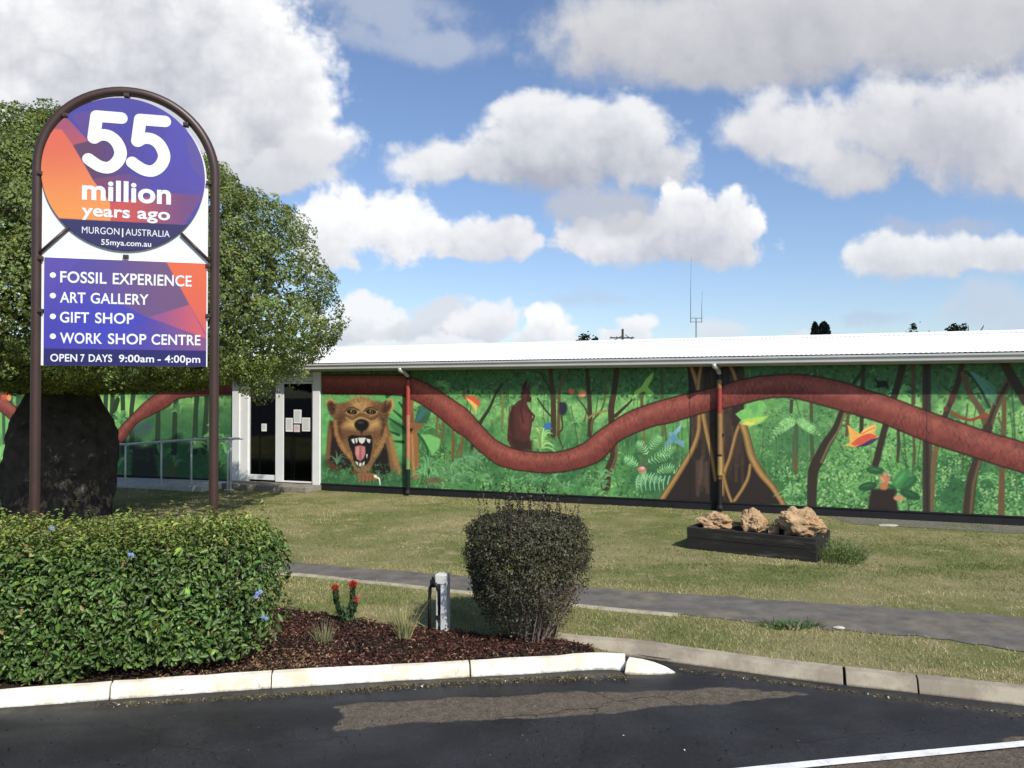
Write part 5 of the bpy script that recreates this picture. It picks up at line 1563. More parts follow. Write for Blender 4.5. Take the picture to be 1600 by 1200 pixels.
for k in range(11):
    a = 2 * math.pi * k / 11 + rl.uniform(-.2, .2)
    z0 = rl.uniform(2.0, 3.4); L = rl.uniform(2.2, 3.4)
    p = [Vector((math.cos(a) * 0.3, math.sin(a) * 0.3, z0))]
    el = rl.uniform(0.35, 0.9)
    for s_ in range(1, 6):
        p.append(p[0] + Vector((math.cos(a + rl.uniform(-.1, .1)) * L * s_ / 5 * math.cos(el), math.sin(a + rl.uniform(-.1, .1)) * L * s_ / 5 * math.cos(el), L * s_ / 5 * math.sin(el) - 0.1 * s_ * (1 if s_ > 3 else 0))))
    lm.tube(p, [0.19, 0.15, 0.12, 0.09, 0.06, 0.03], 8)
    for j in range(3):
        q = p[2 + j % 3]; a2 = a + rl.uniform(-1, 1); e2 = rl.uniform(-0.2, 0.8); l2 = rl.uniform(0.8, 1.6)
        lm.tube([q, q + Vector((math.cos(a2) * l2 * .5, math.sin(a2) * l2 * .5, l2 * .5 * math.sin(e2))), q + Vector((math.cos(a2) * l2, math.sin(a2) * l2, l2 * math.sin(e2) + 0.1))], [0.06, 0.045, 0.015], 6)
lm.v = [(x, y * 0.55 if y > 0 else y, z) for x, y, z in lm.v]
lm.build('limbs', m_bark, trunk)

# crown: many leaf tufts over and through a lumpy dome
CA, CBY, ZC, ZU, ZD, PW = 4.42, 3.8, 3.35, 3.18, 1.18, 1.66
OX = 0.25


def crown_pts(n, lo, hi, rng):
    d = unit(rng.normal(0, 1, (n, 3)))
    up = d[:, 2] > 0
    cby = np.where(d[:, 1] > 0, 1.9, CBY)       # the crown is shallower towards the building
    pw = np.where(up, PW, 2.6)                  # fuller below its widest level
    den = (np.abs(d[:, 0]) / CA) ** pw + (np.abs(d[:, 1]) / cby) ** pw + (np.abs(d[:, 2]) / np.where(up, ZU, ZD)) ** pw
    r = den ** (-1 / pw)
    lump = np.array([mnoise.fractal(Vector(q) * 2.3 + Vector((5, 1, 2)), 0.8, 2.0, 3) for q in d])
    lump2 = np.array([mnoise.noise(Vector(q) * 6.0) for q in d])
    r = r * (1 + 0.06 * lump + 0.055 * lump2) * rng.uniform(lo, hi, n)
    P = d * r[:, None]
    nr_ = np.stack([np.sign(P[:, 0]) * (np.abs(P[:, 0]) / CA) ** (PW - 1) / CA, np.sign(P[:, 1]) * (np.abs(P[:, 1]) / cby) ** (PW - 1) / cby, np.sign(P[:, 2]) * (np.abs(P[:, 2]) / np.where(up, ZU, ZD)) ** (PW - 1) / np.where(up, ZU, ZD)], 1)
    return P + np.array([OX, 0, ZC]), unit(nr_)


NCL = 8600
cp, cn = crown_pts(NCL, 0.935, 1.0, RNG)
# hanging skirts at the lower right and lower left edge
ex = np.array([[2.75, -2.2, 2.45], [3.0, -1.8, 2.6], [2.4, -2.6, 2.35], [2.2, -2.7, 2.2], [3.4, -1.4, 2.6], [-0.9, -3.2, 2.35], [-0.6, -3.1, 2.2], [-1.2, -3.0, 2.3], [0.6, -3.3, 2.35], [1.6, -3.0, 2.45], [1.1, -3.2, 2.3], [3.9, -0.8, 2.9], [4.2, -0.4, 3.2]])
for qx, qy, dy_ in ((360, 590, -1), (380, 598, -1.2), (400, 606, -.9), (410, 622, -1.1), (414, 600, -.6), (440, 590, -.8), (460, 594, -.5), (430, 575, -.7), (350, 575, -1.3), (395, 588, -1), (405, 612, -.8), (420, 590, -1.2), (446, 578, -.6), (370, 578, -.9), (340, 590, -1.2), (385, 612, -1.0)):
    q = AT(qx, qy, TY + dy_); ex = np.concatenate([ex, [[q.x - TX, dy_, q.z]], [[q.x - TX + 0.12, dy_ + 0.15, q.z + 0.14]], [[q.x - TX - 0.1, dy_ + 0.1, q.z + 0.2]]])
cp = np.concatenate([cp, ex]); cn = np.concatenate([cn, np.tile([0.2, -0.8, -0.1], (len(ex), 1))])
per = 40
idx = np.repeat(np.arange(len(cp)), per)
d = unit(RNG.normal(0, 1, (len(idx), 3)) + cn[idx] * 0.9)
cr_ = RNG.uniform(0.09, 0.19, len(cp))
P = cp[idx] + d * (cr_[idx] * RNG.uniform(0.45, 1.0, len(idx)) ** 0.6)[:, None]
N = unit(d * 1.0 + cn[idx] * 0.35 + np.array([0, 0, 0.3]))
tone = np.clip(1 + RNG.normal(0, 0.22, len(cp)), 0.5, 1.6)
col = tint(len(idx), (0.170, 0.222, 0.064), 0.07, 0.18) * tone[idx][:, None]
yel = RNG.random(len(cp)) < 0.22
col[yel[idx]] *= np.array([1.22, 1.12, 0.9])
V, Q = leaf_quads(P, N, RNG.uniform(0.036, 0.066, len(idx)), 0.55, 0.3, 0.2, jitter=0.32)
# inner leaves so that the crown is not hollow
ip, inn = crown_pts(26000, 0.62, 0.95, RNG)
keep = ip[:, 2] > 2.1
ip, inn = ip[keep], inn[keep]
V2, Q2 = leaf_quads(ip, inn, RNG.uniform(0.09, 0.16, len(ip)), 0.6, 0.3, 0.2, jitter=0.8)
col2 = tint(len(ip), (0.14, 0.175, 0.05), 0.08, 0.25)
mesh_np('crown', np.concatenate([V, V2]), np.concatenate([Q, Q2 + len(V)]), leaf_mat('bottle_tree_leaf', 0.5, 0.35, 0.34), fcol=np.concatenate([col, col2]), parent=tree)

# ---------------------------------------------------------------- the hedge in front of the sign
hx0, hx1 = -6.6, G(412, 1035).x
hy0, hy1 = 5.54, 6.75
hedge = empty('flowering_hedge', ((hx0 + hx1) / 2, 6.1, 0), 0, 'clipped bright green hedge with a few small blue flowers under the arched sign', 'hedge')
HO = Vector(((hx0 + hx1) / 2, 6.1, 0))


def hedge_surface(n):
    """points and outward normals over the front, top, right end and back of a rounded hedge"""
    x = RNG.uniform(hx0, hx1 + 0.05, n)
    hy0 = 5.47 + 0.21 * np.clip(x + 3.44, -2, 9); hy1 = hy0 + 1.16
    q_ = 5.2                                    # squarish section: sample its front, top and back evenly
    t = RNG.uniform(0, 1, n); side = RNG.random(n)
    zf = t; yf = (1 - zf ** q_) ** (1 / q_)
    yt_ = 2 * t - 1; zt_ = (1 - np.abs(yt_) ** q_) ** (1 / q_)
    yy = np.where(side < 0.5, yf, np.where(side < 0.62, -yf, yt_)); zz_ = np.where(side < 0.62, zf, zt_)
    a = np.arctan2(zz_, yy)
    cy_ = np.sign(yy) * np.abs(yy) ** (q_ - 1); sy = zz_ ** (q_ - 1)
    endk = np.clip((x - (hx1 - 0.5)) / 0.55, 0, 1)
    shrink = np.sqrt(np.clip(1 - endk ** 2.6, 0, 1))
    lump = (vnoise(x * 1.7 + 40, a * 1.6 + 9, 61, 3) - 0.5) * 0.30
    hw = (hy1 - hy0) / 2 * (0.25 + 0.75 * shrink) * (1 + lump)
    bulge = 1 + 0.10 * np.sin(np.clip(zz_, 0, 1) * math.pi)
    hgt = 1.02 * (0.45 + 0.55 * shrink ** 0.8) * (1 + lump * 0.5)
    # rises slightly away from the road
    y = (hy0 + hy1) / 2 - yy * hw * bulge
    z = np.maximum(0.05, zz_ * hgt) - 0.06 * np.clip(yy, 0, 1) * (zz_ > 0.7)
    nrm = np.stack([endk * 1.6, -cy_, sy + 0.12], 1)
    return np.stack([x, y, z], 1), unit(nrm)


P, N = hedge_surface(52000)
depth_in = RNG.uniform(0, 1, len(P)) ** 1.5 * 0.26
P = P - N * depth_in[:, None] + RNG.normal(0, 0.02, P.shape)
P[:, 2] = np.maximum(P[:, 2], 0.03)
# leave openings at the foot, where the bare soil shows
low = (P[:, 2] < 0.10 + 0.5 * np.clip(vnoise(P[:, 0] * 2.6 + 11, P[:, 2] * 0 + 2, 62, 2) - 0.38, 0, 1)) & (P[:, 0] > -3.0)
P, N = P[~low], N[~low]
n = len(P)
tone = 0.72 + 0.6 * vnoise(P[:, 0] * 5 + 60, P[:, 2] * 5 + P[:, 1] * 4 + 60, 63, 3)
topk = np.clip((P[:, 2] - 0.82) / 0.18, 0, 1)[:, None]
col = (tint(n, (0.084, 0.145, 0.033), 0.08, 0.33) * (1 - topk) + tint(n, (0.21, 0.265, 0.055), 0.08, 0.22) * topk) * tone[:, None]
dead = RNG.random(n) < 0.012
col[dead] = tint(int(dead.sum()), (0.24, 0.16, 0.07), 0.1, 0.3)
yg = RNG.random(n) < 0.05
col[yg] *= np.array([2.0, 1.8, 1.2])
sz = np.clip(RNG.lognormal(-3.12, 0.30, n), 0.018, 0.085) * (1 - 0.35 * topk[:, 0])
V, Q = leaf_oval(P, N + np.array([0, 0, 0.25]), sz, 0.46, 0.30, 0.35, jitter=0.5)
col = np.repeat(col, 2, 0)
# upright shoots over the top
ns = 420
sx = RNG.uniform(hx0, hx1 - 0.1, ns); sy = RNG.uniform(hy0 + 0.25, hy1 - 0.1, ns)
SPx, SPn, SPt = [], [], []
for k in range(ns):
    hgt = RNG.uniform(0.04, 0.13) if RNG.random() < 0.90 else RNG.uniform(0.14, 0.24)
    lean = RNG.normal(0, 0.3, 2)
    for j in range(int(hgt / 0.018)):
        zz_ = j * 0.018
        SPx.append((sx[k] + lean[0] * zz_, sy[k] + lean[1] * zz_, 0.96 + zz_)); a = RNG.uniform(0, 6.28)
        SPn.append((math.cos(a) * 0.3, math.sin(a) * 0.3, 0.7)); SPt.append((math.cos(a), math.sin(a), 0.7))
SPx, SPn, SPt = np.array(SPx), np.array(SPn), np.array(SPt)
V3, Q3 = leaf_quads(SPx, SPn, RNG.uniform(0.03, 0.055, len(SPx)), 0.42, 0.2, 0, tang=SPt, jitter=0.3)
col3 = tint(len(SPx), (0.22, 0.275, 0.065), 0.08, 0.25)
Vall = np.concatenate([V, V3]) - np.array(HO)
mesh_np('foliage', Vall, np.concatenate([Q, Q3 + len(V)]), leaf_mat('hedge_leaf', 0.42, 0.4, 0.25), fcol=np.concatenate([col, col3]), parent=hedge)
# inner stems and a few shadow leaves
st = MB()
rs = random.Random(8)
for k in range(150):
    x_ = rs.uniform(hx0, hx1 - 0.25) - HO.x; y_ = rs.uniform(hy0 + 0.3, hy1 - 0.25) - HO.y
    st.tube([(x_, y_, 0), (x_ + rs.uniform(-.1, .1), y_ + rs.uniform(-.15, .1), 0.45), (x_ + rs.uniform(-.2, .2), y_ + rs.uniform(-.25, .2), 0.9)], [0.014, 0.009, 0.004], 5, False)
st.build('stems', mat('hedge_stem', (0.06, 0.045, 0.03), 0.9, 0.1, var=0.3), hedge)
m_fl = mat('blue_petal', (0.26, 0.33, 0.62), 0.6, 0.2, var=0.15, vscale=20, transl=0.3)
for px, py, s_ in ((85, 827, 0.022), (209, 866, 0.022), (404, 932, 0.030), (415, 966, 0.024)):
    dpt = 5.48 if px < 150 else (5.56 if px < 300 else 5.70)
    c = AT(px, py, dpt if py > 835 else 5.62)
    P_, N_ = [], []
    for k in range(3):
        cc = Vector((RNG.normal(0, s_ * 0.5), -0.01, RNG.normal(0, s_ * 0.5)))
        for j in range(5):
            a = 2 * math.pi * j / 5 + k
            P_.append(tuple(c - HO + cc + Vector((math.cos(a) * s_ * 0.3, -0.012, math.sin(a) * s_ * 0.3)))); N_.append((math.cos(a) * 0.3, -1, math.sin(a) * 0.3 + 0.3))
    Vf, Qf = leaf_quads(np.array(P_), np.array(N_), np.full(len(P_), s_ * 0.75), 0.8, 0.1, 0, jitter=0.2)
    mesh_np('flower', Vf, Qf, m_fl, parent=hedge)

# ---------------------------------------------------------------- the dark clipped shrub
bc = G(835, 1000); BX, BY = bc.x - 0.05, bc.y + 0.1
bush = empty('clipped_shrub', (BX, BY, 0), 0, 'dark purplish clipped shrub on bare grey stems at the end of the garden bed', 'shrub')

bush.scale = (0.96, 0.96, 0.98)


def bush_r(zn):
    """half width at height 0..1 (of 1.07 m): narrow foot, broad shoulder"""
    return np.interp(zn, [0, 0.12, 0.3, 0.5, 0.7, 0.85, 0.94, 1.0], [0.27, 0.34, 0.44, 0.52, 0.545, 0.52, 0.45, 0.10])


n = 70000
zn = RNG.beta(1.6, 1.15, n); ang = RNG.uniform(0, 2 * math.pi, n)
lump = (vnoise(ang * 2.2 + 20, zn * 6 + 3, 71, 3) - 0.5) * 0.34
rr = bush_r(zn) * (1 + lump) * (1 - RNG.uniform(0, 1, n) ** 2 * 0.35)
stray = np.abs(RNG.normal(0, 0.022, n)) * (RNG.random(n) < 0.35)
rr = rr + stray + (vnoise(ang * 7, zn * 22, 72, 2) - 0.5) * 0.07
P = np.stack([rr * np.cos(ang), rr * np.sin(ang) * 0.95, zn * 1.05], 1)
cap_ = RNG.random(n) < 0.22
rc = np.sqrt(RNG.random(n)) * 0.44
P[cap_] = np.stack([rc * np.cos(ang), rc * np.sin(ang), 1.05 - 0.10 * (rc / 0.44) ** 2 - RNG.uniform(0, 0.08, n) + lump * 0.2], 1)[cap_]
# thin towards the foot, and bare twigs at the lower right
th_ = np.clip((P[:, 2] - 0.03) / 0.32, 0.05, 1)
bare = ((P[:, 0] > 0.20) & (P[:, 2] < 0.55 + 0.3 * (P[:, 0] - 0.2)) & (P[:, 2] > 0.1)) * 0.72
holes = 1 - 0.85 * np.clip((vnoise(ang * 3.5 + 5, zn * 9 + 7, 74, 3) - 0.56) * 9, 0, 1)
kp = (RNG.random(n) < th_ * (1 - bare) * holes) & (P[:, 2] < 1.08)
P = P[kp]; n = len(P)
N = unit(np.stack([P[:, 0], P[:, 1], (P[:, 2] - 0.55) * 0.8], 1))
col = tint(n, (0.068, 0.070, 0.036), 0.10, 0.34)
pu = RNG.random(n) < 0.16
col[pu] = tint(int(pu.sum()), (0.075, 0.054, 0.042), 0.1, 0.25)
V, Q = leaf_quads(P, N, RNG.uniform(0.013, 0.029, n), 0.6, 0.2, 0, jitter=0.8)
# sprigs standing out of the top
SPx, SPn, SPt = [], [], []
tw = MB(); sprigs = tw
rs = random.Random(12)
for k in range(95):
    a = rs.uniform(0, 6.28); r0 = math.sqrt(rs.random()) * 0.46
    x0_, y0_ = r0 * math.cos(a), r0 * math.sin(a); z0_ = 1.0 - 0.16 * (r0 / 0.46) ** 2
    hgt = rs.uniform(0.05, 0.20) if k % 3 else rs.uniform(0.02, 0.07); lx, ly = rs.gauss(x0_ * 0.35, 0.15), rs.gauss(y0_ * 0.3, 0.15)
    sprigs.tube([(x0_, y0_, z0_ - 0.08), (x0_ + lx * hgt, y0_ + ly * hgt, z0_ + hgt)], [0.002, 0.001], 4, False)
    for j in range(int((hgt + 0.05) / 0.007)):
        zz_ = j * 0.012 - 0.05
        a2 = rs.uniform(0, 6.28)
        SPx.append((x0_ + lx * zz_ + math.cos(a2) * 0.008, y0_ + ly * zz_ + math.sin(a2) * 0.008, z0_ + zz_)); SPn.append((math.cos(a2) * .4, math.sin(a2) * .4, 0.6)); SPt.append((math.cos(a2), math.sin(a2), 0.5))
SPx, SPn, SPt = np.array(SPx), np.array(SPn), np.array(SPt)
V3, Q3 = leaf_quads(SPx, SPn, RNG.uniform(0.02, 0.034, len(SPx)), 0.6, 0.2, 0, tang=SPt, jitter=0.3)
col3 = tint(len(SPx), (0.045, 0.038, 0.022), 0.12, 0.3)
mesh_np('foliage', np.concatenate([V, V3]), np.concatenate([Q, Q3 + len(V)]), leaf_mat('shrub_leaf', 0.5, 0.3, 0.12), fcol=np.concatenate([col, col3]), parent=bush)
for k in range(60):
    a = rs.uniform(0, 6.28); r0 = rs.uniform(0, 0.24); e_ = rs.uniform(0.25, 0.5)
    q0 = Vector((r0 * math.cos(a), r0 * math.sin(a) * 0.8, -0.02)); q2 = Vector((e_ * math.cos(a), e_ * math.sin(a), rs.uniform(0.4, 0.75)))
    qm = q0.lerp(q2, 0.5) + Vector((rs.uniform(-.05, .05), rs.uniform(-.05, .05), 0.06))
    tw.tube([q0, qm, q2], [0.008, 0.006, 0.003], 5, False)
for k in range(46):                    # the bare side
    a = rs.uniform(-1.3, 0.35); r0 = rs.uniform(0.08, 0.26)
    q0 = Vector((r0 * math.cos(a), r0 * math.sin(a), 0.0)); e_ = rs.uniform(0.36, 0.52); q2 = Vector((e_ * math.cos(a), e_ * math.sin(a), rs.uniform(0.35, 0.8)))
    qm = q0.lerp(q2, 0.45) + Vector((rs.uniform(-.06, .06), rs.uniform(-.05, .05), 0.05))
    tw.tube([q0, qm, q2], [0.006, 0.004, 0.002], 5, False)
    for j in range(3):
        q3 = qm.lerp(q2, rs.random()); tw.tube([q3, q3 + Vector((rs.uniform(-.1, .12), rs.uniform(-.12, .05), rs.uniform(0.0, .14)))], [0.002, 0.001], 4, False)
tw.build('stems', mat('grey_twig', (0.24, 0.185, 0.15), 0.9, 0.1, var=0.35, vscale=20), bush)

# ---------------------------------------------------------------- steel post with its black pipe loop in the bed
g0 = G(692, 985)
post = empty('garden_post', g0, R(-14), 'short pale grey steel post with a black pipe strapped to it in the garden bed', 'post')
m_gal = mat('weathered_galvanised', (0.56, 0.56, 0.53), 0.65, 0.3, metal=0.0, var=0.15, vscale=10)
m_rub = mat('black_pipe', (0.012, 0.013, 0.012), 0.5, 0.4, var=0.2)
ch = MB()
hp = 0.475
pf = [(-0.062, 0.045), (-0.062, -0.04), (-0.048, -0.045), (-0.048, 0.02), (-0.008, 0.02), (-0.008, -0.045), (0.052, -0.045), (0.062, -0.035), (0.062, 0.045)]
pf = [(x * 0.80, y) for x, y in pf]; nn_ = len(pf)
ch.add([(x, y, -0.05) for x, y in pf] + [(x, y, hp - (0.035 if x > 0.045 else 0.0)) for x, y in pf], [tuple(range(nn_ - 1, -1, -1)), tuple(range(nn_, 2 * nn_))] + [(i, (i + 1) % nn_, (i + 1) % nn_ + nn_, i + nn_) for i in range(nn_)])
ch.build('steel_channel', m_gal, post, bevel=0.003)
capm = MB(); capm.box(-0.054, -0.05, hp - 0.075, 0.044, 0.048, hp + 0.006); capm.build('cap', m_gal, post, bevel=0.006)
pp = MB()
pp.tube([(-0.112, -0.02, -0.03), (-0.115, -0.02, 0.2), (-0.108, -0.02, 0.36), (-0.085, -0.03, 0.395), (-0.055, -0.06, 0.41), (-0.03, -0.062, 0.39), (-0.028, -0.03, 0.34), (-0.028, -0.01, 0.12)], 0.0145, 10)
pp.build('water_pipe', m_rub, post)
vvn = MB(); vvn.box(-0.105, -0.035, 0.365, -0.06, 0.0, 0.43).tube([(-0.082, -0.018, 0.43), (-0.082, -0.018, 0.455)], 0.012, 8); vvn.build('valve', m_rub, post, bevel=0.004)
cl = MB(); cl.box(-0.05, -0.05, 0.10, -0.006, -0.012, 0.135); cl.build('clamp', m_rub, post, bevel=0.003)

# ---------------------------------------------------------------- red pincushion flowers
fo = G(541, 972)
fp = empty('flowering_plant', fo, 0, 'young plant with three round red flower heads on leafy green stems', 'plant')
px_m = fo.y / F
m_st = mat('green_stem', (0.05, 0.09, 0.03), 0.7, 0.2, var=0.2)
heads = [((523.5, 919), 0.030, (0.42, 0.045, 0.028)), ((551, 914), 0.036, (0.46, 0.042, 0.035)), ((554, 938), 0.034, (0.55, 0.10, 0.09))]
SPx, SPn, SPt = [], [], []
stm = MB()
for (hx, hy), r, c in heads:
    hd = Vector(((hx - 541) * px_m, random.uniform(-.03, .03), (972 - hy) * px_m))
    q = [Vector((0.02 * random.uniform(-1, 1), 0, -0.01)), Vector((hd.x * 0.75, hd.y, hd.z * 0.42)), hd]
    sl = smooth_line(q, 8)
    stm.tube(sl, [0.007] * len(sl), 6)
    for k, p_ in enumerate(sl[2:-1]):
        for j in range(11):
            a = RNG.uniform(0, 6.28)
            SPx.append(tuple(p_ + Vector((math.cos(a) * 0.018, math.sin(a) * 0.018, RNG.uniform(-.01, .02))))); SPn.append((math.cos(a), math.sin(a), -0.5)); SPt.append((math.cos(a) * 0.6, math.sin(a) * 0.6, 1.0))
    # the head: a ball of pins over a small dome
    P_ = unit(RNG.normal(0, 1, (420, 3))); P_ = P_[P_[:, 2] > -0.55]
    Vh, Qh = leaf_quads(P_ * r * 0.85, np.cross(P_, RNG.normal(0, 1, P_.shape)), np.full(len(P_), r * 0.75), 0.16, 0.0, 0, tang=P_ * 4, jitter=0.1)
    colh = tint(len(P_), c, 0.08, 0.3); tipk = RNG.random(len(P_)) < 0.2; colh[tipk] = colh[tipk] * np.array([1.2, 2.4, 1.6])
    core = MB().lathe([(0.001, -r * .6), (r * .5, -r * .5), (r * .72, 0), (r * .5, r * .5), (0.001, r * .68)], 14)
    nV = len(Vh); cv = np.array(core.v); cf = np.array(core.f)
    h_ = mesh_np('flower_head', np.concatenate([Vh, cv]), np.concatenate([Qh, cf + nV]), leaf_mat('red_pin', 0.6, 0.2, 0.15), fcol=np.concatenate([colh, np.tile(np.array(c) * 0.6, (len(cf), 1))]), parent=fp)
    h_.location = hd
stm.build('stem', m_st, fp)
SPx, SPn, SPt = np.array(SPx), np.array(SPn), np.array(SPt)
Vl, Ql = leaf_quads(SPx, SPn, RNG.uniform(0.04, 0.07, len(SPx)), 0.34, 0.15, 0, tang=SPt, jitter=0.3)
nb = 170                               # leafy base
Pb = np.stack([RNG.normal(0.0, 0.035, nb), RNG.normal(0, 0.03, nb), RNG.uniform(0.01, 0.13, nb)], 1)
Vb, Qb = leaf_quads(Pb, unit(Pb + np.array([0, -.03, 0.02])), RNG.uniform(0.035, 0.06, nb), 0.3, 0.15, 0, tang=np.tile([0, 0, 1.0], (nb, 1)), jitter=0.5)
mesh_np('leaves', np.concatenate([Vl, Vb]), np.concatenate([Ql, Qb + len(Vl)]), leaf_mat('pincushion_leaf', 0.5, 0.3, 0.2), fcol=tint(len(SPx) + nb, (0.050, 0.090, 0.036), 0.08, 0.25), parent=fp)


# ---------------------------------------------------------------- strappy grass tufts
def blades(n, base_r, hgt, spread, col, wd, droop=0.5, seg=4, rng=RNG):
    V, Fq, cc = [], [], []
    cols = tint(n, col, 0.1, 0.25)
    for k in range(n):
        a = rng.uniform(0, 2 * math.pi); r0 = base_r * math.sqrt(rng.random())
        p = np.array([r0 * math.cos(a), r0 * math.sin(a), 0.0]); L = hgt * rng.uniform(0.5, 1.05)
        a2 = a + rng.normal(0, 0.5); lean = abs(rng.normal(0, spread)); dr = droop * rng.uniform(0.4, 1.4)
        b_ = len(V); side = np.array([-math.sin(a2), math.cos(a2), 0]) if abs(math.sin(a2)) > 0.75 else np.array([1.0, 0, 0])
        for s_ in range(seg + 1):
            t = s_ / seg
            q = p + np.array([math.cos(a2), math.sin(a2), 0]) * L * (lean * t + dr * t * t * 0.4) + np.array([0, 0, L * (t - 0.25 * dr * t * t)])
            w_ = wd * (1 - t * 0.9)
            V += [q - side * w_ / 2, q + side * w_ / 2]
        for s_ in range(seg):
            i = b_ + 2 * s_; Fq.append((i, i + 1, i + 3, i + 2)); cc.append(cols[k])
    return np.array(V), np.array(Fq), np.array(cc)


m_bl = leaf_mat('strap_leaf', 0.6, 0.2, 0.25)
for (px, py), n_, br, h_, c, lab in (((632, 1000), 95, 0.05, 0.36, (0.30, 0.28, 0.13), 'taller straw green grass tuft beside the steel post'),
                                     ((506, 1006), 70, 0.06, 0.20, (0.22, 0.21, 0.11), 'small dry grass tuft in front of the red flowers')):
    V, Fq, cc = blades(n_, br, h_, 0.28, c, 0.006)
    o = mesh_np('grass_tuft', V, Fq, m_bl, fcol=cc); o.location = G(px, py)
    tag(o, lab, 'grass tuft', 'grass tufts in the garden bed')

# ---------------------------------------------------------------- mulch chips
def scatter_in(poly, n):
    xs = [p[0] for p in poly]; ys = [p[1] for p in poly]
    x, y = RNG.uniform(max(min(xs), -3.6), max(xs), n), RNG.uniform(min(ys), max(ys), n)
    k = in_poly(x, y, poly) & ((x > -2.5) | (RNG.random(n) < 0.08))
    return x[k], y[k]


x, y = scatter_in(bed_poly, 60000)
n = len(x)
mound = 0.012 + 0.03 * vnoise(x * 4, y * 4, 81, 2)
P = np.stack([x, y, mound * RNG.uniform(0.4, 1.2, n)], 1)
N = np.tile([0, 0, 1.0], (n, 1))
s_ = RNG.uniform(0.012, 0.036, n)
V, Q = leaf_quads(P, N, s_, 0.5, 0.25, 0, jitter=0.5)
base = np.where((vnoise(x * 2.2, y * 2.2, 82, 3) > 0.5)[:, None], np.array([0.078, 0.030, 0.022]), np.array([0.050, 0.026, 0.021]))
col = base * (1 + RNG.normal(0, 0.4, (n, 1))).clip(0.3, 2.2)
pale = RNG.random(n) < 0.16
col[pale] = tint(int(pale.sum()), (0.20, 0.125, 0.075), 0.1, 0.35)
dryz = (RNG.random(n) < 0.5) & (x < G(520, 1030).x) & (y < 6.3)
col[dryz] = tint(int(dryz.sum()), (0.19, 0.115, 0.06), 0.1, 0.35)
o = mesh_np('mulch', V, Q, mat('bark_chip', (1, 1, 1), 0.85, 0.2, var=0.15, attr=True), fcol=col); o['kind'] = 'stuff'

# ---------------------------------------------------------------- grass on the lawn
zone = []
def grass_field(n, xr, yr, hmin, hmax, wd):
    x = RNG.uniform(*xr, n); y = RNG.uniform(*yr, n)
    k = np.abs(x) < y * 0.70 + 0.6
    x, y = x[k], y[k]
    out_ = in_poly(x, y, path_poly) | in_poly(x, y, bed_poly) | ~in_poly(x, y, [(p.x, p.y) for p in front] + [(150, 60), (-150, 60)])
    rel = np.stack([x - BA.x, y - BA.y], 1) @ np.array([[UD.x, -UD.y], [UD.y, UD.x]])   # (u, inward)
    inward = -((x - BA.x) * BN.x + (y - BA.y) * BN.y)
    out_ |= inward > -0.05
    x, y = x[~out_], y[~out_]
    dens = vnoise(x * 1.3 + 9, y * 1.9 + 4, 91, 4)
    keep_ = np.clip((dens - 0.24) * 3.2, 0.12, 1)
    for bx_, by_, br_ in ((1560, 950, 0.55), (1470, 985, 0.35), (1150, 800, 0.5), (560, 885, 0.3)):      # worn earth
        q = G(bx_, by_); dd = np.hypot((x - q.x) / 1.8, y - q.y) / br_ + (vnoise(x * 5, y * 5, 97, 3) - 0.5)
        keep_ = keep_ * np.clip(dd * 1.4 - 0.3, 0.06, 1)
    k = RNG.random(len(x)) < keep_
    return x[k], y[k]


px_, py_ = [], []
for n_, xr, yr in ((210000, (-6, 9), (5.2, 9.5)), (230000, (-9, 11), (9.0, 18.0))):
    a, b_ = grass_field(n_, xr, yr, 0, 0, 0); px_.append(a); py_.append(b_)
x = np.concatenate(px_); y = np.concatenate(py_); n = len(x)
g1 = vnoise(x * 0.55 + 3, y * 0.8 + 7, 92, 4); g2 = vnoise(x * 3.1, y * 3.1, 93, 3)
gk = np.clip((g1 - 0.42) * 7 + (g2 - 0.5) * 2.4, 0, 1)[:, None]      # 1 = green, 0 = dry
pd = poly_dist(x, y, [(p.x, p.y) for p in path_poly])
kd = poly_dist(x, y, [(p.x, p.y) for p in gk_back], False)
gk = gk * np.clip((pd + (g2 - 0.5) * 0.5) / 0.8, 0.12, 1)[:, None] * np.clip((kd + (g2 - 0.5) * 0.3) / 0.35, 0.1, 1)[:, None]
col = tint(n, (0.180, 0.225, 0.070), 0.08, 0.2) * gk + tint(n, (0.43, 0.38, 0.19), 0.08, 0.22) * (1 - gk)
h_ = RNG.uniform(0.012, 0.032, n) * np.where(y > 9.2, 0.75, 1.0) * (0.7 + 0.6 * g2)
w_ = np.where(y > 9.2, 0.012, 0.007) * RNG.uniform(0.7, 1.3, n)
ang = RNG.uniform(0, 2 * math.pi, n)
lx, ly = RNG.normal(0, 0.55, n) * h_, RNG.normal(0, 0.55, n) * h_
V = np.empty((n, 3, 3))
V[:, 0] = np.stack([x - np.cos(ang) * w_ / 2, y - np.sin(ang) * w_ / 2, np.full(n, -0.003)], 1)
V[:, 1] = np.stack([x + np.cos(ang) * w_ / 2, y + np.sin(ang) * w_ / 2, np.full(n, -0.003)], 1)
V[:, 2] = np.stack([x + lx, y + ly, h_], 1)
o = mesh_np('grass', V.reshape(-1, 3), np.arange(3 * n).reshape(n, 3), leaf_mat('lawn_blade', 0.75, 0.15, 0.25), fcol=col); o['kind'] = 'stuff'

# leaf litter and grit along the gutters
def along(px_line, n, spread):
    L = smooth_line([G(a, b_, ROADZ) for a, b_ in px_line], 6)
    i = RNG.integers(0, len(L) - 1, n); t = RNG.random(n)
    P = np.array([np.array(L[a].lerp(L[a + 1], b_)) for a, b_ in zip(i, t)])
    P[:, 1] -= np.abs(RNG.normal(0, spread, n)); P[:, 2] = ROADZ + RNG.uniform(0.004, 0.014, n)
    return P


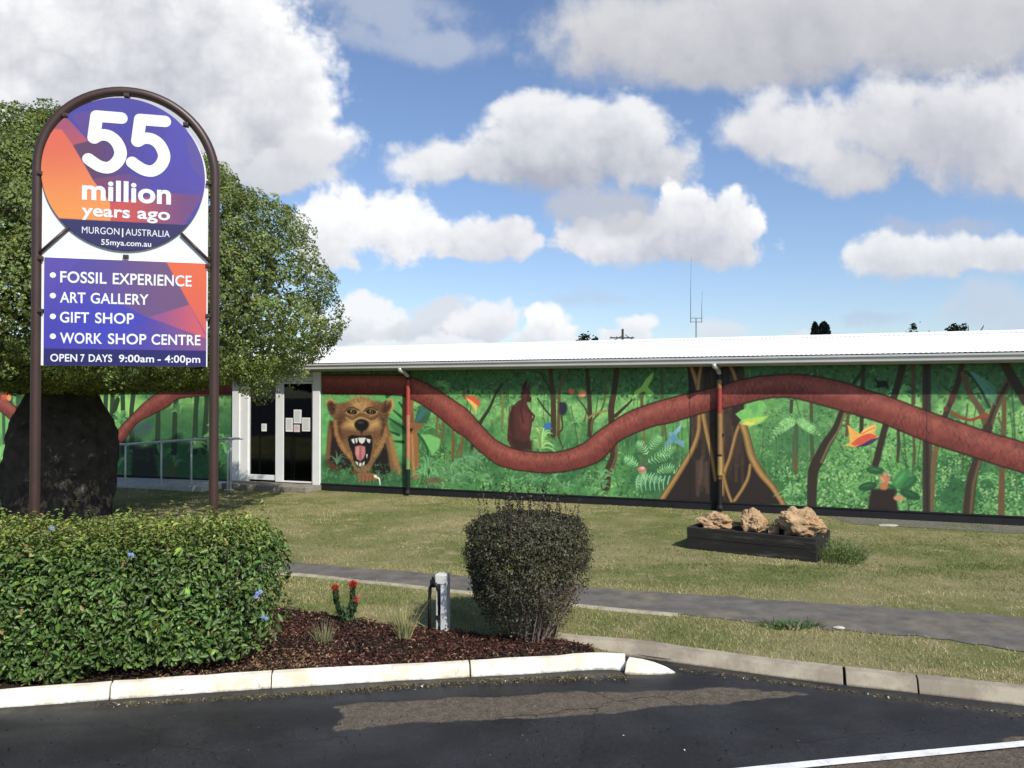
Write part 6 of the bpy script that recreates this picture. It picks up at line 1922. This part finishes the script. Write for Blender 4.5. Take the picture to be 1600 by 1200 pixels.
P = np.concatenate([along([(150, 1101), (420, 1087), (560, 1077), (750, 1063), (980, 1055)], 1500, 0.035), along([(560, 1077), (750, 1064), (860, 1060), (980, 1056)], 900, 0.05), along([(1060, 1046), (1200, 1064), (1310, 1078), (1600, 1117)], 500, 0.03),
                    np.stack([RNG.uniform(-4, 5, 900), RNG.uniform(3.6, 5.2, 900), np.full(900, ROADZ + 0.008)], 1)])
n = len(P)
V, Q = leaf_quads(P, np.tile([0, 0, 1.0], (n, 1)), RNG.uniform(0.006, 0.024, n), 0.5, 0.3, 0, jitter=0.5)
col = tint(n, (0.13, 0.105, 0.055), 0.15, 0.45); col[-900:] = tint(900, (0.03, 0.029, 0.028), 0.1, 0.5); wh = RNG.random(n) < 0.03; col[wh] = (0.55, 0.52, 0.45)
o = mesh_np('leaf_litter', V, Q, mat('bark_chip', (1, 1, 1)), fcol=col); o['kind'] = 'stuff'

# ---------------------------------------------------------------- timber planter with three boulders
pa = Vector((2.27, 10.44, 0)); PROT = R(-33); PLN = 1.62
pu_ = Vector((math.cos(PROT), math.sin(PROT), 0))
pl = empty('timber_planter', pa, PROT, 'low black sleeper planter box holding three tan boulders on the lawn', 'planter')
m_sl = mat('black_sleeper', (0.024, 0.022, 0.020), 0.8, 0.25, var=0.35, vscale=4, bump=0.6, bscale=30, mapping=(0.4, 3, 3), color2=(0.085, 0.075, 0.065), c2scale=4, c2lo=0.52, c2hi=0.8)
DEP, HT = 0.80, 0.138
for lvl in range(2):
    z0, z1 = lvl * (HT + 0.004), lvl * (HT + 0.004) + HT
    ins = 0.006 * lvl
    for bx in ((0 + ins, 0.0, PLN - ins, 0.075), (0 + ins, DEP - 0.075, PLN - ins, DEP)):
        MB().box(bx[0], bx[1] + ins * .5, z0 - (0.05 if lvl == 0 else 0), bx[2], bx[3], z1).build('sleeper', m_sl, pl, bevel=0.006)
    for x0_ in (0 + ins, PLN - 0.075 - ins):
        MB().box(x0_ + (0.004 if x0_ > 1 else -0.004) , 0.078, z0, x0_ + 0.075 + (0.004 if x0_ > 1 else -0.004), DEP - 0.078, z1 - 0.003).build('sleeper', m_sl, pl, bevel=0.006)
so = MB(); so.box(0.08, 0.08, 0.0, PLN - 0.08, DEP - 0.08, 0.255); so.build('soil', mat('bark_soil', (0, 0, 0)), pl)


def boulder(name, seed, dims, loc, rot, lab, sub=5, pit=0.16):
    bm = bmesh.new(); bmesh.ops.create_icosphere(bm, subdivisions=sub, radius=1.0)
    o_ = Vector((seed * 3.1, seed * 1.7, seed * 0.9))
    for v in bm.verts:
        d_ = v.co.normalized()
        big = mnoise.fractal(d_ * 1.1 + o_, 0.9, 2.0, 3) * 0.30
        cell = mnoise.voronoi(d_ * 1.5 + o_)[0][0]
        ridg = max(0.0, mnoise.fractal(d_ * 2.6 + o_ * 2, 0.9, 2.1, 3) - 0.12) * pit * 1.5
        fine = mnoise.fractal(d_ * 7 + o_, 0.9, 2.0, 4) * 0.035
        r = 0.86 + big + (0.32 - cell) * 0.38 - ridg + fine
        v.co = d_ * max(0.45, r)
        v.co.x *= dims[0]; v.co.y *= dims[1]; v.co.z *= dims[2]
        if v.co.z < -dims[2] * 0.62: v.co.z = -dims[2] * 0.62
    me = bpy.data.meshes.new(name); bm.to_mesh(me); bm.free()
    me.materials.append(m_rock)
    o__ = link(name, me); o__.location = loc; o__.rotation_euler = rot
    return tag(o__, lab, 'boulder', 'boulders in the timber planter')


m_rock = mat('tan_rock', (0.41, 0.28, 0.155), 0.85, 0.2, var=0.35, vscale=9, bump=0.8, bscale=35, color2=(0.34, 0.165, 0.075), c2scale=4.2, c2lo=0.52, c2hi=0.66)


def on_planter(px, py, back):
    """point on the planter's top in line with a photo pixel"""
    q = G(px, py, 0.31); return Vector((q.x, q.y, 0))


def PLW(a, b_, z): return pa + Vector((pu_.x * a - pu_.y * b_, pu_.y * a + pu_.x * b_, z))


sc_ = 10.2 / F
boulder('boulder', 2.3, (0.32, 0.21, 0.16), PLW(0.28, 0.38, 0.32), (0.0, 0.12, 0.2), 'longest flat knobbly tan boulder at the left of the planter', pit=0.2)
boulder('boulder', 5.2, (0.235, 0.20, 0.20), PLW(0.76, 0.38, 0.335), (0.1, 0.0, 0.9), 'orange brown pyramid shaped boulder in the middle of the planter', pit=0.13)
boulder('boulder', 7.9, (0.34, 0.24, 0.25), PLW(1.38, 0.38, 0.375), (0.0, 0.05, -0.15), 'biggest pale boulder with a peak at the right of the planter', pit=0.17)
boulder('boulder', 11.4, (0.09, 0.08, 0.09), PLW(1.04, 0.30, 0.29), (0, 0, 0.5), 'small dark stone between the middle and biggest boulders', sub=4)['category'] = 'stone'
# weeds growing against the planter's end
wd_o = empty('weed_clump', PLW(PLN + 0.13, 0.42, 0), 0, 'tall green weeds growing against the right end of the planter', 'weeds')
V, Fq, cc = blades(520, 0.30, 0.26, 0.5, (0.115, 0.165, 0.055), 0.009)
V[:, 1] *= 1.5
mesh_np('blades', V, Fq, m_bl, fcol=cc, parent=wd_o)
nb = 900
Pb = np.stack([RNG.normal(0.0, 0.15, nb), RNG.normal(-0.05, 0.32, nb), np.abs(RNG.normal(0, 0.11, nb))], 1)
Vb, Qb = leaf_quads(Pb, np.tile([0, -.4, 0.8], (nb, 1)), RNG.uniform(0.02, 0.045, nb), 0.4, 0.2, 0, jitter=0.6)
mesh_np('leaves', Vb, Qb, m_bl, fcol=tint(nb, (0.115, 0.165, 0.05), 0.1, 0.25), parent=wd_o)
# sprig in the planter between the boulders
V, Fq, cc = blades(60, 0.06, 0.16, 0.3, (0.055, 0.09, 0.03), 0.012)
o = mesh_np('planter_weed', V, Fq, m_bl, fcol=cc); o.location = PLW(1.06, 0.45, 0.26)
tag(o, 'small green weed sprouting between two boulders in the planter', 'weed')
# pale flat stones on the lawn and path edge
for px, py, w_, lab in ((1388, 822, 0.15, 'flat white stone lying on the gravel below the mural wall'), (1311, 983, 0.05, 'small flat pale stone on the near edge of the footpath')):
    q = G(px, py)
    bm = bmesh.new(); bmesh.ops.create_icosphere(bm, subdivisions=3, radius=1)
    for v in bm.verts:
        k = 1 + 0.25 * mnoise.noise(v.co * 1.7 + Vector((px, 0, 0)))
        v.co = Vector((v.co.x * w_ * k, v.co.y * w_ * 0.6 * k, v.co.z * 0.014))
    me = bpy.data.meshes.new('flat_stone'); bm.to_mesh(me); bm.free(); me.materials.append(mat('pale_stone', (0.42, 0.40, 0.35), 0.8, 0.2, var=0.2, vscale=15))
    o = link('flat_stone', me); o.location = q + Vector((0, 0, 0.012)); tag(o, lab, 'stone')
# gravel strip at the foot of the wall
gs = [WP(px, 790) for px in (1290, 1700)]
strip = [BA + UD * gs[0][0] + BN * 0.02, BA + UD * gs[1][0] + BN * 0.02, BA + UD * gs[1][0] + BN * 0.85, BA + UD * (gs[0][0] + 0.4) + BN * 0.75]
fill_poly('gravel_strip', strip, 0.005, mat('grey_gravel', (0.16, 0.15, 0.125), 0.95, 0.1, var=0.35, vscale=20, bump=0.8, bscale=70, color2=(0.12, 0.13, 0.06), c2scale=2.5, c2lo=0.5, c2hi=0.65))
# small clumps of greener grass by the path, tufts along the bed's edge
for px, py, n_, h_, lab in ((1236, 979, 120, 0.06, 'low dark green grass clump at the near edge of the footpath'),):
    V, Fq, cc = blades(n_, 0.13, h_, 0.6, (0.055, 0.11, 0.03), 0.010); V[:, 0] *= 2.0
    o = mesh_np('grass_clump', V, Fq, m_bl, fcol=cc); o.location = G(px, py); tag(o, lab, 'grass clump')

# ---------------------------------------------------------------- beyond the roof
def far_crown(name, px0, py_base, px1, py_top, depth, base_col, n, sz, lab, cat='tree', shape='round', gaps=0.0, group=None):
    a, b_ = AT(px0, py_base, depth), AT(px1, py_top, depth)
    w_, zt = (b_.x - a.x), b_.z
    z0 = max(1.5, a.z - w_ * 0.25)
    root = empty(name, ((a.x + b_.x) / 2, depth, 0), 0, lab, cat, group)
    if shape == 'column':
        t = RNG.random(n); rr_ = w_ / 2 * np.interp(t, [0, 0.5, 0.85, 1], [1, 0.95, 0.62, 0.1]); z = z0 + (zt - z0) * t; z0c = z0
        an = RNG.uniform(0, 6.28, n); rad_ = rr_ * np.sqrt(RNG.uniform(0.3, 1, n)) * (1 + 0.25 * (vnoise(an * 2 + px0, t * 7, 95, 3) - 0.5))
        P = np.stack([rad_ * np.cos(an), rad_ * np.sin(an), z], 1)
    else:
        nc = max(7, int(n / 90)); cc_ = unit(RNG.normal(0, 1, (nc, 3))) * RNG.uniform(0.35, 1, (nc, 1)); cc_[:, 2] = np.abs(cc_[:, 2])
        i = RNG.integers(0, nc, n); P = cc_[i] + RNG.normal(0, 0.13 - 0.05 * gaps, (n, 3))
        P = np.stack([P[:, 0] * w_ / 2, P[:, 1] * w_ / 2, z0 + P[:, 2] * (zt - z0) * 0.92], 1)
    V, Q = leaf_quads(P, unit(np.stack([P[:, 0], P[:, 1], P[:, 2] - z0], 1)), RNG.uniform(0.6, 1.3, n) * sz, 0.6, 0.2, 0, jitter=0.7)
    mesh_np('crown', V, Q, leaf_mat('far_leaf', 0.7, 0.15, 0.15), fcol=tint(n, base_col, 0.08, 0.25), parent=root)
    tk = MB(); tk.tube([(0, 0, -0.1), (0.1, 0, z0 * 0.6), (0, 0.1, z0 + (zt - z0) * 0.4)], [w_ * 0.05 + .05, w_ * 0.04 + .04, w_ * 0.02], 8)
    for k in range(6):
        a_ = 6.28 * k / 6; tk.tube([(0, 0.05, z0 * 0.75), (math.cos(a_) * w_ * 0.2, math.sin(a_) * w_ * 0.2, z0 + (zt - z0) * 0.3), (math.cos(a_) * w_ * 0.34, math.sin(a_) * w_ * 0.34, z0 + (zt - z0) * 0.65)], [w_ * .02, w_ * .014, w_ * .006], 5)
    tk.build('trunk', mat('far_bark', (0.06, 0.05, 0.04), 0.9, 0.1), root)


far_crown('tree', 893, 540, 948, 519, 70, (0.016, 0.020, 0.012), 900, 0.30, 'low dark treetop showing over the roof left of the power pole')
far_crown('conifer', 1268, 530, 1279, 504, 60, (0.010, 0.018, 0.014), 800, 0.28, 'narrow dark conifer over the roof, the slimmer of the pair', shape='column', group='pair of conifers beyond the roof')
far_crown('conifer', 1278, 530, 1297, 503, 62, (0.010, 0.018, 0.014), 1300, 0.30, 'broad dark conifer over the roof, the wider of the pair', shape='column', group='pair of conifers beyond the roof')
far_crown('tree', 1406, 526, 1462, 505, 75, (0.035, 0.055, 0.035), 260, 0.32, 'sparse pale treetop just showing over the roof beside the conifers', gaps=1)
far_crown('tree', 1478, 524, 1548, 493, 55, (0.020, 0.036, 0.018), 520, 0.26, 'leafy green treetop rising over the right end of the roof', gaps=1)
# power pole
pp0 = AT(973, 600, 60)
pole = empty('power_pole', (pp0.x, 60, 0), 0, 'dark timber power pole with a crossarm and wires beyond the roof', 'power pole')
m_dk = mat('dark_pole', (0.035, 0.034, 0.036), 0.8, 0.2, var=0.15)
zt = AT(973, 514, 60).z; zc = AT(973, 528, 60).z; k = 60 / F
MB().tube([(0, 0, -0.2), (0, 0, zt)], [0.11, 0.085], 10).build('pole', m_dk, pole)
MB().box(-20 * k, -0.05, zc - 0.04, 18 * k, 0.05, zc + 0.05).build('crossarm', m_dk, pole)
for q in (-18, -9, 8, 15): MB().tube([(q * k, 0, zc + 0.04), (q * k, 0, zc + 0.14)], 0.025, 6).build('insulator', m_dk, pole)
wr = MB()
for (x0_, z0_), (x1_, z1_), y1 in (((4, 523), (75, 533), 4), ((0, 524), (-60, 534), 12), ((15, 530), (90, 534), 8)):
    q0 = Vector((x0_ * k, 0, AT(973, z0_, 60).z)); q1 = Vector((x1_ * k, y1, AT(973, z1_, 60).z)); pts = [q0.lerp(q1, t) - Vector((0, 0, 0.35 * 4 * t * (1 - t))) for t in np.linspace(0, 1, 12)]
    q2 = q1 + (q1 - q0) * 0.6 - Vector((0, 0, 0.4)); wr.tube(pts + [q2], 0.026, 5)
wr.build('wire', m_dk, pole)
# aerial mast
am = AT(1088, 600, 30)
mast = empty('aerial_mast', (am.x, 30, 0), 0, 'thin radio mast with two tall whip aerials beyond the roof', 'aerial mast')
m_al = mat('mast_metal', (0.16, 0.19, 0.22), 0.5, 0.4, metal=0.3, var=0.1)
k = 30 / F
zz_ = lambda py: AT(1088, py, 30).z
MB().tube([(0, 0, -0.1), (0, 0, zz_(497))], 0.024, 8).build('mast', m_al, mast)
MB().box(-9.5 * k, -0.012, zz_(497.6), 9.5 * k, 0.012, zz_(496.6)).box(-9.5 * k, -0.012, zz_(503.6), 9.5 * k, 0.012, zz_(502.6)).build('crossbar', m_al, mast)
for q, y0_, y1_ in ((-8.5, 504, 402), (8.8, 504, 455)):
    MB().tube([(q * k, 0, zz_(y0_)), (q * k, 0, (zz_(y0_) + zz_(y1_)) / 2), (q * k + 0.03, 0, zz_(y1_))], [0.013, 0.010, 0.006], 6).build('whip', m_al, mast)
